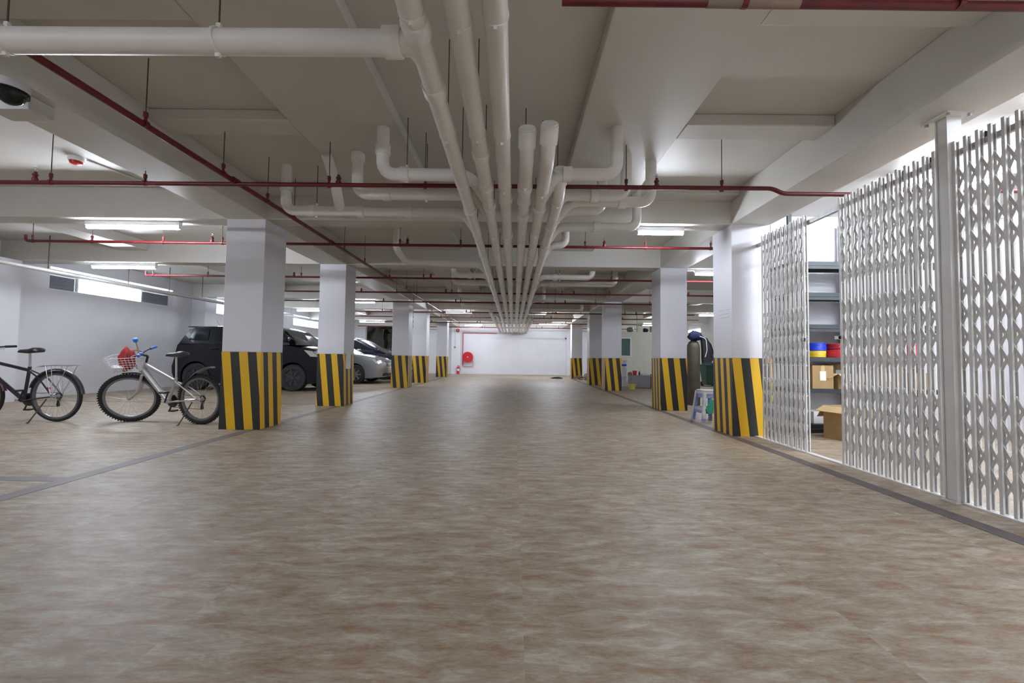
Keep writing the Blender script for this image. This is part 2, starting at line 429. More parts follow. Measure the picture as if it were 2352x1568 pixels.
for _x in (-.35, .35): MB().tube([(_x, 0, .07), (_x, 0, SLAB - 2.64)], .005, 6).build('hanger_rod', ROD, ft_)
tube_light(1.2, 2.5, 20.2, ZL, 'lit tube right of the white pipes near far wall')
tube_light(-1.9, -.7, 21.2, SLAB - .08, 'unseen tube added above the last beam, left of the pipes')  # this and the next: out-of-sight tubes added to brighten the far wall
tube_light(.9, 2.1, 21.2, SLAB - .08, 'unseen tube added above the last beam, right of the pipes')
tube_light(6.85, 8.0, 15.5, ZL, 'far lit tube right of the second right column')
tube_light(6.2, 7.2, 20.2, ZL, 'lit tube above the cream partition')
tube_light(-7.5, -6.3, 20.2, ZL, 'lit tube before the dark opening')
tube_light(-7.4, -6.9, 28.6, 3.22, 'unseen tube added in the dim recess behind the worker')  # hidden fill tube, added so the recess is not black
tube_light(-2.7, -1.35, 8.5, 3.0, 'unlit tube fitting beside the pipes behind second beam', lit=False)
for x, y in ((1.4, -3.4), (-5.5, .34), (-5.5, -3.4)):
    tube_light(x - .6, x + .6, y, ZL, 'added unseen tube behind the viewpoint', group='added tubes behind the viewpoint')  # unseen tubes added to light the near aisle and column fronts
for _k, _y in enumerate((4.7, 2.4, 0)): tube_light(4.4, 5.6, _y, SLAB - .08, ['extra tube added on store room ceiling before the rack', 'extra tube added on store room ceiling behind the steel post', 'extra tube added on store room ceiling far right'][_k])  # extra tubes added to make the store room walls brighter
tube_light(4.4, 5.6, 3.5, SLAB - .08, 'lit tube on store room ceiling above the rack end', group=None)
tube_light(4.2, 5.4, 1.2, SLAB - .08, 'lit tube on store room ceiling behind the right gate')
tube_light(4.2, 5.4, -1.8, SLAB - .08, 'lit tube on store room ceiling out of view')

# ---------------------------------------------------------------- white drain pipes
PR = .055; PZ = 2.45
def ring(r, n=16, wd=.03, m=PVC, name='coupling', parent=None, lip=.008):
    return MB().lathe([(r, -wd), (r + lip, -wd), (r + lip, wd), (r, wd)], n, RX(PI / 2), cap=False).build(name, m, parent)
src_coup = None; src_clamp = None; src_bolt = None
def pipe_fit(parent, kind, loc, M=None):
    global src_coup, src_clamp
    if kind == 'coupling':
        if src_coup is None: src_coup = MB().lathe([(PR, -.04), (PR + .0115, -.04), (PR + .0115, .036), (PR + .008, .041), (PR, .042)], 20, RX(PI / 2), cap=False).build('coupling', PVC, parent); o = src_coup
        else: o = inst(src_coup, parent)
    else:
        if src_clamp is None:
            mb = MB().lathe([(PR, -.007), (PR + .005, -.007), (PR + .005, .007), (PR, .007)], 20, RX(PI / 2), cap=False)
            mb.box((-.008, -.01, -PR - .02), (.008, .01, -PR)); mb.box((-.008, -.01, PR), (.008, .01, PR + .03))
            src_clamp = mb.build('clamp', PVC, parent); o = src_clamp
        else: o = inst(src_clamp, parent)
    o.matrix_local = T(loc) @ (M if M is not None else Matrix.Identity(4))
    return o
def rod(parent, x, y, z0, z1, r=.004): return MB().tube([(x, y, z0), (x, y, z1)], r, 6).build('hanger_rod', ROD, parent)
def drain_pipe(x, y0, label, coups, clamps, start=None, wave=0):
    pts = [(x, y0, PZ), (x, WF, PZ - .02)] if not start else [(x, y0 - .14, PZ + .15), (x, y0 + .03, PZ + .0), (x, y0 + .3, PZ), (x, WF, PZ - .02)]
    o = tag(MB().tube(arc(pts, .12), PR, 20).build('drain_pipe', PVC), label, 'pipe')
    if start:
        d = Vector((0, -.75, .66)).normalized(); p = Vector((x, y0 - .14, PZ + .15))
        MB().tube([p - d * .10, p + d * .03], PR + .011, 20).build('socket', PVC, o)
        MB().tube([p + d * .03, p + d * .042], PR + .003, 20).build('end_cap', PVC, o)
    for y in coups: pipe_fit(o, 'coupling', (x, y, PZ))
    for y in clamps:
        pipe_fit(o, 'clamp', (x, y, PZ)); rod(o, x + .0, y, PZ + PR + .02, SLAB)
    return o
far_c = [8.3, 9.6, 12.0, 14.5, 17.2, 19.8]
far_k = [7.1, 8.6, 10.2, 11.7, 13.4, 14.9, 16.6, 18.2, 19.7, 21.5]
PXS = [-.464, -.262, -.099, .078, .236, .397]
drain_pipe(PXS[0], .6, 'leftmost of the three long white pipes, takes the big side branch at top left', [1.84, 2.28, 4.2, 6.0] + far_c, [1.75, 2.75, 3.52, 5.05] + far_k)
drain_pipe(PXS[1], .6, 'middle of the three long white pipes starting at the top edge', [3.02, 3.62, 4.05, 5.75] + [y + .4 for y in far_c], [1.80, 2.74, 3.48, 5.0] + far_k)
drain_pipe(PXS[2], .6, 'rightmost of the three long white pipes starting at the top edge', [3.9, 5.06, 5.6] + [y + .2 for y in far_c], [1.77, 2.76, 3.6, 5.3] + far_k)
drain_pipe(PXS[3], 3.15, 'capped white pipe beginning mid ceiling, fourth from left', [3.62, 3.92, 4.32] + [y - .3 for y in far_c], [3.52, 4.16, 5.26] + far_k, start=True)
drain_pipe(PXS[4], 3.09, 'capped white pipe beginning mid ceiling, fifth from left', [4.12, 6.06] + [y + .6 for y in far_c], [3.7, 4.9] + far_k, start=True)
drain_pipe(PXS[5], 3.8, 'outermost right white pipe, fed by right hand elbows', [4.72, 5.82, 5.52] + [y - .1 for y in far_c], [3.95, 5.4] + far_k, start=True)
FX = [-.79, -.62, .56, .70]
for x, y, l in zip(FX, (13.6, 14.6, 15.2, 16.2), ('short far white pipe, outermost left of the bundle', 'short far white pipe, second from left of the bundle', 'short far white pipe, second from right of the bundle', 'short far white pipe, outermost right of the bundle')):
    drain_pipe(x, y, l, [y + 1.5, y + 4], [y + .8, y + 2.4, y + 4.2])

def top_at(x): return 3.0 if -2.0 <= x <= -1.05 or .56 <= x <= 1.48 else SLAB
def branch(pts, label, coups=(), rods=(), r=PR, rad=.13):
    if pts[0][2] == SLAB: pts = [(pts[0][0], pts[0][1], top_at(pts[0][0]))] + list(pts[1:])
    o = tag(MB().tube(arc(pts, rad, 7), r, 20).build('branch_pipe', PVC), label, 'pipe')
    for c, ax in coups:
        M = {'x': RZ(PI / 2), 'z': RX(PI / 2), 'y': Matrix.Identity(4)}[ax]
        pipe_fit(o, 'coupling', c, M @ Matrix.Scale(r / PR, 4))
    for x, y, z in rods:
        pipe_fit(o, 'clamp', (x, y, z), RZ(PI / 2) @ Matrix.Scale(r / PR, 4)); rod(o, x, y, z + r + .02, SLAB)
    return o
# the big horizontal one at top left
branch([(-5.6, 1.93, 2.43), (-.50, 1.95, 2.455), (PXS[0], 2.03, PZ)], 'wide white pipe across the top left, running into leftmost long pipe', [((-.60, 1.95, 2.458), 'x')], [(-1.44, 1.945, 2.452), (-2.46, 1.94, 2.446)], r=.057, rad=.03)
BZ = 2.58
branch([(-1.2, 3.68, SLAB), (-1.2, 3.68, BZ), (-.42, 3.68, BZ), (PXS[1], 3.98, PZ)], 'upper left white branch pipe with elbow beside the shallow beam', [((-1.0, 3.68, BZ), 'x'), ((-1.2, 3.68, 2.8), 'z')], [(-.98, 3.68, BZ)])
branch([(-1.6, 4.14, SLAB), (-1.6, 4.14, BZ), (-.42, 4.14, BZ), (PXS[1], 4.45, PZ)], 'second left white branch pipe, just behind the first red pipe', [((-1.6, 4.14, 2.95), 'z'), ((-1.3, 4.14, BZ), 'x')], [(-.9, 4.14, BZ)])
branch([(-2.6, 4.65, SLAB), (-2.6, 4.65, BZ), (-.58, 4.65, BZ), (PXS[0], 4.92, PZ)], 'long lower left white branch pipe running along the near beam', [((-2.3, 4.65, BZ), 'x'), ((-1.75, 4.65, BZ), 'x'), ((-1.2, 4.65, BZ), 'x'), ((-2.6, 4.65, 2.85), 'z')], [(-2.25, 4.65, BZ)])
branch([(-1.93, 4.15, SLAB), (-1.95, 4.40, 2.85), (-1.97, 4.62, BZ)], 'slanting white riser dropping into the lower left branch pipe', [((-1.93, 4.18, 3.05), 'z')])
branch([(.89, 3.64, SLAB), (.89, 3.64, BZ), (.36, 3.64, BZ), (PXS[4], 3.92, PZ)], 'upper right white branch pipe with tall elbow riser', [((.45, 3.64, BZ), 'x')])
branch([(1.1, 4.12, SLAB), (1.1, 4.12, BZ), (.45, 4.12, BZ), (PXS[5], 4.22, PZ)], 'right white branch pipe just behind the first red pipe', [((.78, 4.12, BZ), 'x')])
branch([(1.4, 4.28, SLAB), (1.4, 4.28, BZ), (.56, 4.28, BZ), (PXS[5], 4.6, PZ)], 'right white branch pipe reaching farthest right before the near beam', [((1.1, 4.28, BZ), 'x')])
branch([(.95, 4.55, SLAB), (.95, 4.55, BZ), (.5, 4.55, BZ), (PXS[5], 4.8, PZ)], 'short right white branch pipe, third back', [])
branch([(1.5, 5.12, SLAB), (1.5, 5.12, BZ), (.52, 5.12, BZ), (PXS[5], 5.4, PZ)], 'long right white branch pipe against the near beam', [((1.0, 5.12, BZ), 'x')])
branch([(.72, 5.95, SLAB), (.72, 5.95, BZ), (.5, 5.95, BZ), (PXS[5], 6.2, PZ)], 'small white elbow pipe right of the bundle behind near beam', [])
branch([(-1.9, 6.6, SLAB), (-1.9, 6.6, 2.66), (-1.9, 7.2, 2.60), (-.6, 7.3, BZ), (PXS[0], 7.6, PZ)], 'white pipe between first and second beams, left of bundle', [])
for x, y, l in ((-1.22, 8.25, 'left white branch pipe first behind second beam'), (-1.34, 9.1, 'left white branch pipe second behind second beam'), (-1.46, 11.0, 'left white branch pipe third behind second beam'), (-1.7, 13.5, 'left white branch pipe behind third beam')):
    branch([(x, y, SLAB), (x, y, BZ), (-.56, y, BZ), (PXS[0], y + .3, PZ)], l, [((-.9, y, BZ), 'x')], [(-.8, y, BZ)] if y < 12 else ())
for x, y, l in ((1.56, 8.35, 'right white branch pipe first behind second beam'), (2.2, 9.1, 'right white branch pipe second behind second beam'), (.83, 11.8, 'right white branch pipe third behind second beam'), (2.3, 14.2, 'right white branch pipe behind third beam'), (1.7, 18.5, 'right white branch pipe before the farthest columns')):
    branch([(x, y, SLAB), (x, y, BZ), (.5, y, BZ), (PXS[5], y + .3, PZ)], l, [((.8, y, BZ), 'x')], [(.9, y, BZ)] if x > 1 else ())
branch([(WL, 6.2, 2.45), (WL + 1.3, 6.2, 2.45), (WL + 1.3, 13.2, 2.45), (WL + 1.3, 18, 2.45)], 'long grey service pipe running in front of the left wall windows', [], [], r=.035)
bpy.data.objects[[o.name for o in bpy.data.objects if o.get('label', '').startswith('long grey service')][0]].name = 'service_pipe'
sp = bpy.data.objects['service_pipe']; sp.data.materials[0] = mat('warm grey pipe', (.45, .44, .41), .5)
for y in (6.8, 7.6, 9.2, 10.3, 11.4, 12.4, 14.2, 16): MB().tube([(WL + 1.3, y, 2.48), (WL + 1.3, y, SLAB)], .008, 6).build('hanger_rod', ROD, sp)

# ---------------------------------------------------------------- red sprinkler pipes
RZH = 2.58
src = {}
def red_clamp(parent, x, y, z):
    if 'c' not in src:
        mb = MB().lathe([(.019, -.012), (.026, -.012), (.026, .012), (.019, .012)], 10, RY(PI / 2), cap=False)
        mb.lathe([(.011, .02), (.011, .05), (.016, .05), (.016, .085), (.008, .09)], 10)
        src['c'] = mb.build('pipe_clamp', REDP, parent); o = src['c']
    else: o = inst(src['c'], parent)
    o.location = (x, y, z); return o
def head(parent, x, y, z):
    if 'h' not in src:
        mb = MB().lathe([(.019, .0), (.026, .01), (.026, .035), (.019, .04), (.019, .06), (.024, .062), (.024, .075), (.014, .085), (.012, .1)], 12)
        src['h'] = mb.build('sprinkler_socket', REDP, parent); o = src['h']
        m2 = MB().lathe([(.006, .1), (.006, .115), (.014, .118), (.014, .12)], 10)
        m2.tube([(-.011, 0, .1), (-.012, 0, .125), (0, 0, .135), (.012, 0, .125), (.011, 0, .1)], .0022, 6)
        m2.lathe([(.016, .136), (.016, .139)], 12)
        src['h2'] = m2.build('sprinkler_head', STEEL, o); return setattr(o, 'location', (x, y, z))
    o = inst(src['h'], parent); c = inst(src['h2'], o); o.location = (x, y, z)
def cross_red(pts, label, heads=(), hang=(), r=.020):
    o = tag(MB().tube(arc(pts, .05, 5), r, 12).build('sprinkler_pipe', REDP), label, 'pipe')
    y = pts[0][1]
    for x in heads: head(o, x, y, RZH)
    for x in hang:
        red_clamp(o, x, y, RZH); rod(o, x, y, RZH + .08, SLAB if True else 0)
    return o
cross_red([(-9.0, 3.93, RZH - .01), (-2.7, 3.93, RZH), (2.42, 3.90, RZH), (2.52, 3.90, RZH - .05), (3.2, 3.90, RZH - .05), (3.3, 3.90, RZH), (6.5, 3.9, RZH)], 'nearest full red sprinkler pipe crossing the view, dips under the right beam',
          [-4.62, -1.70, 1.34], [-4.47, -3.56, -1.79, -.87, 1.05, 1.96])
cross_red([(-7.2, 6.05, RZH + .09), (-7.2, 6.05, RZH), (3.0, 6.05, RZH)], 'second red sprinkler pipe, between first and second beams', [-4.45, -1.58, 1.30], [-7.1, -6.22, -5.17, -4.3, -1.69, -.8, 1.02, 1.9, 2.85])
cross_red([(-7.7, 8.62, RZH + .09), (-7.7, 8.62, RZH), (5.6, 8.62, RZH)], 'third red sprinkler pipe, just behind the second beam', [-4.6, -1.75, 1.33, 4.2], [-7.55, -6.4, -4.45, -1.9, 2.0, 3.0])
for y, a, b, l in ((10.55, -6, 7, 'fourth red sprinkler pipe, midway between second and third columns'), (12.35, -7, 5, 'fifth red sprinkler pipe, just before third beam'), (15.1, -6.5, 6.5, 'sixth red sprinkler pipe, just before fourth beam'), (17.0, -7, 7.5, 'seventh red sprinkler pipe, behind fourth columns'), (19.6, -7, 6.5, 'eighth red sprinkler pipe, before the farthest columns'), (22.6, -8.5, 7, 'farthest red sprinkler pipe near end wall')):
    cross_red([(a, y, RZH), (b, y, RZH)], l, [-3.9, -1.75, 1.5, 4.4], [-4.8, -3.0, -1.6, 1.2, 2.4, 4.0])
nr = cross_red([(.2, 1.845, RZH), (7, 1.87, RZH - .01)], 'red sprinkler pipe along the top right edge, partly wrapped in tan tape', [], [1.03, 2.0])
MB().tube([(.86, 1.848, RZH), (1.28, 1.85, RZH)], .022, 14).build('tape_wrap', TAN, nr)
mr = tag(MB().tube([(-2.71, 1.9, RZH + .028), (-2.70, 3.9, RZH + .028), (-2.69, 4.6, RZH + .028), (-2.68, 20.2, RZH + .028)], .024, 12).build('main_pipe', REDP), 'long thicker red main pipe running away along the left column row', 'pipe')
for y in (2.95, 3.76, 4.45, 5.0, 6.5, 7.4, 8.9, 10.3, 11.4, 13.2, 14.6, 16.2, 18): red_clamp(mr, -2.69, y, RZH + .03).rotation_euler = (0, 0, PI / 2); rod(mr, -2.69, y, RZH + .11, BB if 5.3 < y < 5.6 else SLAB)
for y in (3.93, 6.05, 8.62, 10.55, 12.35, 15.1): MB().tube([(-2.69, y - .04, RZH + .028), (-2.69, y + .04, RZH + .028)], .032, 12).build('tee', REDP, mr)

# ---------------------------------------------------------------- folding gates
GX = 3.07; PITCH = .074; GZ = 2.50; SP = .157; GROUPS = (.20, .985, 1.77)
def gate(y0, n, label):
    t = thing('folding_gate', label, 'gate', (GX, y0, 0))
    pk = MB()
    for s in (-1, 1):                     # channel: two flat strips in front of and behind the lattice
        pk.box((s * .021 - .0015, -.0095, .015), (s * .021 + .0015, .0095, GZ))
        for q in (-1, 1): pk.box((min(s * .010, s * .0205), q * .0085 - .0012, .015), (max(s * .010, s * .0205), q * .0085 + .0012, GZ))
    psrc = None
    for k in range(n + 1):
        o = pk.build('picket', GATE, t, smooth=False) if psrc is None else inst(psrc, t)
        psrc = o; o.location = (0, k * PITCH, 0)
    # lattice bars: rising and falling flat strips pinned where they cross
    half = .0095; bars = {}
    for g, c0 in enumerate(GROUPS):
        zb = c0 - SP / 2
        for s, off in ((1, -.004), (-1, .004)):
            for k in range(-3, n):
                a, b = k, k + 4
                a2, b2 = max(a, 0), min(b, n)
                if b2 <= a2: continue
                key = (s, a2 - a, b - b2)
                z_at = (lambda q: (q - a) * SP) if s > 0 else (lambda q: 4 * SP - (q - a) * SP)
                z1, z2 = z_at(a2), z_at(b2)
                L = (b2 - a2) * PITCH
                if key in bars: o = inst(bars[key], t)
                else:
                    mb = MB(); d = Vector((0, L, z2 - z1)); nrm = Vector((0, -d.z, d.y)).normalized() * half
                    p = Vector((off, 0, z1)); q = Vector((off, L, z2)); ex = Vector((.0012, 0, 0))
                    vs = [p - nrm - ex, p + nrm - ex, q + nrm - ex, q - nrm - ex, p - nrm + ex, p + nrm + ex, q + nrm + ex, q - nrm + ex]
                    mb.add(vs, [(0, 1, 2, 3), (7, 6, 5, 4), (0, 4, 5, 1), (1, 5, 6, 2), (2, 6, 7, 3), (3, 7, 4, 0)])
                    o = mb.build('lattice_bar', GATE, t, smooth=False); bars[key] = o
                o.location = (0, a2 * PITCH, zb)
    rv = MB()
    for g, c0 in enumerate(GROUPS):
        for k in range(n + 1):
            for j in range(5):
                rv.lathe([(.005, -.025), (.005, .025)], 6, T((0, k * PITCH, c0 - SP / 2 + j * SP)) @ RY(PI / 2))
        for k in range(n):
            for j in range(4): rv.lathe([(.004, -.008), (.004, .008)], 6, T((0, (k + .5) * PITCH, c0 + j * SP)) @ RY(PI / 2))
    o = rv.build('rivet', GATE, t, smooth=False); o['kind'] = 'stuff'
    for k in range(1, n, 3): MB().lathe([(.026, -.006), (.026, .006)], 14, T((.03, k * PITCH, 2.465)) @ RY(PI / 2)).build('roller', ROD, t)
    return t
gA = gate(4.40, 10, 'white lattice gate half folded against the nearest right column')
gB = gate(3.02, 12, 'middle white lattice gate between the open gap and steel post')
gC = gate(1.99, 12, 'right white lattice gate cut off by picture edge, nearest the viewer')
MB().box((-.03, -.02, 1.16), (-.018, .0, 1.2)).box((-.03, -.07, 1.165), (-.024, 0, 1.195)).build('lock_tab', GATE, gA, smooth=False)
MB().box((-.03, 12 * PITCH, 1.16), (-.018, 12 * PITCH + .02, 1.2)).box((-.03, 12 * PITCH, 1.165), (-.024, 12 * PITCH + .07, 1.195)).build('lock_tab', GATE, gB, smooth=False)
ra = MB()
ra.box((GX + .018, 1.2, 2.405), (GX + .05, DY[0], 2.445)); 
tag(ra.build('gate_rail', GALV, smooth=False), 'grey steel top rail the folding gates hang from', 'rail')
tr = MB(); tr.box((GX - .03, 1.2, 0), (GX + .03, DY[0], .012)); tag(tr.build('floor_track', GATE, smooth=False), 'thin white floor track under the folding gates', 'track')
gp = thing('gate_post', 'square white steel post with bolted top plate between two gates', 'post', (GX, 2.93, 0))
box('shaft', (-.045, -.036, .012), (.045, .036, BB - .012), GATE, gp, bevel=.006)
box('flange', (-.052, -.042, .012), (.052, -.036, BB - .012), GATE, gp, bevel=.002)
box('flange', (-.052, .036, .012), (.052, .042, BB - .012), GATE, gp, bevel=.002)
box('top_plate', (-.09, -.09, BB - .012), (.09, .10, BB), GATE, gp)
box('base_plate', (-.07, -.05, 0), (.07, .05, .012), GATE, gp)
for sx in (-1, 1):
    for sy in (-1, 1): MB().lathe([(.012, 0), (.012, .02)], 6, T((sx * .075, sy * .075, BB - .032))).build('bolt', STEEL, gp)

# ---------------------------------------------------------------- storage rack and its load
rk = thing('storage_rack', 'dark steel storage rack in the store room behind the gate gap', 'rack', (3.68, 5.6, 0))
RW, RD = 2.1, .46
for x in (0, RW / 2, RW):
    for y in (0, RD): MB().box((x, y, 0), (x + .05, y + .03, 2.94)).build('rack_post', RACKM, rk, smooth=False)
SH = [.12, .59, 1.01, 1.45, 1.88, 2.30]
for z in SH:
    mb = MB().box((.05, 0, z - .055), (RW, .03, z)); mb.box((.05, .03, z - .012), (RW, RD, z)); mb.box((.05, RD - .03, z - .055), (RW, RD, z - .012))
    if z > 1.2: mb.box((.05, -.004, z - .1), (RW, .006, z - .06))
    mb.build('shelf', RACKM, rk, smooth=False)
def carton(x, y, z, sx, sy, sz, rz, label, flaps=False, tape=True, m=CARD, lab=False, group=None):
    t = thing('cardboard_box', label, 'box', (x, y, z), (0, 0, rz), group)
    mb = MB(); th = .006
    if flaps:
        mb.box((-sx / 2, -sy / 2, 0), (sx / 2, sy / 2, th)); mb.box((-sx / 2, -sy / 2, th), (-sx / 2 + th, sy / 2, sz)); mb.box((sx / 2 - th, -sy / 2, th), (sx / 2, sy / 2, sz))
        mb.box((-sx / 2 + th, -sy / 2, th), (sx / 2 - th, -sy / 2 + th, sz)); mb.box((-sx / 2 + th, sy / 2 - th, th), (sx / 2 - th, sy / 2, sz))
    else: mb.box((-sx / 2, -sy / 2, 0), (sx / 2, sy / 2, sz))
    mb.build('carton_body', m, t, smooth=False)
    if flaps:
        for s, ang in ((-1, 35), (1, 60)):
            MB().box((-sx / 2, 0, -.003), (sx / 2, sy * .5, .003), T((0, s * sy / 2, sz)) @ RZ(0 if s > 0 else PI) @ RX(R(-ang if s > 0 else -ang))).build('flap', CARDL, t, smooth=False)
        MB().box((-sy / 2, 0, -.003), (sy / 2, sx * .4, .003), T((-sx / 2, 0, sz)) @ RZ(PI / 2) @ RX(R(-25))).build('flap', CARDL, t, smooth=False)
    elif tape: MB().box((-.025, -sy / 2 - .001, sz * .7), (.025, sy / 2 + .001, sz + .001)).build('packing_tape', CARDL, t, smooth=False)
    if lab: box('paper_label', (-.04, -sy / 2 - .002, sz * .35), (.04, -sy / 2 - .0006, sz * .75), PAPER, t)
    return t
carton(4.14, 5.80, .592, .28, .34, .31, 0, 'closed brown box with white paper label on the middle shelf', lab=True)
carton(4.50, 5.78, .592, .36, .32, .2, .05, 'brown box with open flap on the middle shelf, right of labelled box', flaps=True)
carton(4.58, 5.985, .592, .30, .12, .33, 0, 'brown carton standing behind the open flap box', lab=True)
carton(5.05, 5.82, .592, .35, .3, .3, 0, 'brown carton on the middle shelf behind the middle gate', lab=True)
carton(5.5, 5.82, .592, .3, .3, .22, 0, 'low brown carton at the right end of the middle shelf')
carton(4.97, 5.82, 1.012, .3, .3, .28, 0, 'brown carton beside the red cable coils')
carton(4.14, 5.22, 0, .36, .34, .40, .25, 'open brown box on the floor in the gate gap', flaps=True)
wb = tag(MB().box((-.17, -.12, 0), (.17, .12, .16)).build('white_box', mat('white card box', (.72, .73, .75), .6), smooth=False, bevel=.004), 'white box on the lowest shelf behind the open floor box', 'box'); wb.location = (4.2, 5.78, .122)
def coil(x, y, z, r, h, m, label):
    t = thing('cable_coil', label, 'cable', (x, y, z)); n = int(h / .014)
    mb = MB()
    for k in range(n):
        for q in range(2): mb.tube([(math.cos(a) * (r - q * .016 + random.uniform(-.003, .003)), math.sin(a) * (r - q * .016), .008 + k * .0145 + random.uniform(-.001, .001)) for a in [2 * PI * i / 28 for i in range(28)]], .0075, 6, closed=True)
    mb.lathe([(r - .05, .002), (r - .02, .002), (r - .02, h), (r - .05, h)], 24)
    mb.build('wound_cable', m, t)
    return t
def lab(t, w, h, r, z): box('paper_label', (-w / 2, -r - .012, z), (w / 2, -r - .008, z + h), PAPER, t)
coil(4.17, 5.8, 1.012, .11, .085, YELC, 'yellow cable coil at the bottom left of the shelf')
coil(4.17, 5.8, 1.10, .115, .11, BLUEC, 'blue cable coil stacked on the yellow one')
coil(4.50, 5.8, 1.012, .19, .11, REDC, 'large pinkish red cable coil, lower of two')
lab(coil(4.47, 5.8, 1.126, .16, .075, mat('dark red cable', (.33, .015, .03), .4), 'dark red cable coil with paper label on top of another'), .09, .06, .16, .008)
bk = tag(MB().lathe([(.11, 0), (.13, .24), (.137, .245), (.137, .26), (.127, .26), (.11, .02)], 20, cap=False).lathe([(.0, .004), (.11, .004)], 20, cap=False).build('white_bucket', mat('white bucket plastic', (.75, .76, .78), .4)), 'white bucket on the floor beside the rack, seen through middle gate', 'bucket'); bk.location = (4.9, 5.35, 0)
for i, (x, z, m) in enumerate(((4.75, .122, BLUEC), (5.2, .122, BPLAST), (5.5, 1.012, REDC))):
    mb = MB().lathe([(.07, 0), (.09, .01), (.09, .17), (.05, .19), (.05, .21)], 16); o = tag(mb.build('paint_can', m), ['blue tin on the lowest shelf', 'black tin on the lowest shelf', 'red tin beside the carton on the coil shelf'][i], 'tin'); o.location = (x, 5.8, z)

# ---------------------------------------------------------------- bicycles
def torus(r1, r2, n=48, k=8, sx=1):
    return [(math.cos(2 * PI * i / n) * r1, 0, math.sin(2 * PI * i / n) * r1) for i in range(n)]
def wheel(parent, name, M, r, tr, knob=False, nsp=32):
    rim = MB(); p = []
    prof = [(r - tr * 2 - .022, -.010), (r - tr * 2 - .022, .010), (r - tr * 2 + .004, .013), (r - tr * 2 + .004, -.013)]
    n = 48; rings = []
    for i in range(n):
        a = 2 * PI * i / n; rings.append([Vector((math.cos(a) * q, y, math.sin(a) * q)) for q, y in prof])
    rings.append(rings[0]); rim.loft(rings, cap=False)
    w = rim.build(name, mat('wheel rim alloy', (.20, .20, .21), .4, .8), parent); w.matrix_local = M
    t = MB().tube(torus(r - tr, tr), tr, 10, closed=True)
    if knob:
        for i in range(64):
            a = 2 * PI * i / 64
            for y in (-.014, .014):
                t.box((-.007, -.006, -.005), (.007, .006, .006), T((math.cos(a) * (r - .001), y + (i % 2) * .004, math.sin(a) * (r - .001))) @ RY(PI / 2 - a))
    t.build('tire', BLACK, w)
    s = MB(); hub = .022
    for i in range(nsp):
        a = 2 * PI * i / nsp; side = 1 if i % 2 else -1; ao = a + (1.15 if (i // 2) % 2 else -1.15)
        s.tube([(math.cos(ao) * hub, side * .028, math.sin(ao) * hub), (math.cos(a) * (r - tr * 2 - .02), 0, math.sin(a) * (r - tr * 2 - .02))], .0011, 4)
    s.build('spokes', STEEL, w, smooth=False)
    MB().lathe([(.008, -.05), (.012, -.035), (.026, -.032), (.026, -.026), (.014, -.022), (.014, .022), (.026, .026), (.026, .032), (.012, .035), (.008, .05)], 16, RX(PI / 2)).build('hub', SILVER, w)
    return w
def saddle(parent, x, z, m):
    rings = []
    for u, hw, top, h in ((-.145, .055, .0, .035), (-.125, .08, .012, .065), (-.06, .075, .010, .075), (0, .048, -.002, .065), (.07, .030, -.004, .052), (.13, .024, -.004, .042), (.155, .014, -.010, .025)):
        rings.append([Vector((x + u, math.cos(a) * hw, z + top + max(math.sin(a), -.8) * h * .55)) for a in [2 * PI * k / 14 for k in range(14)]])
    MB().loft(rings).build('saddle', m, parent)
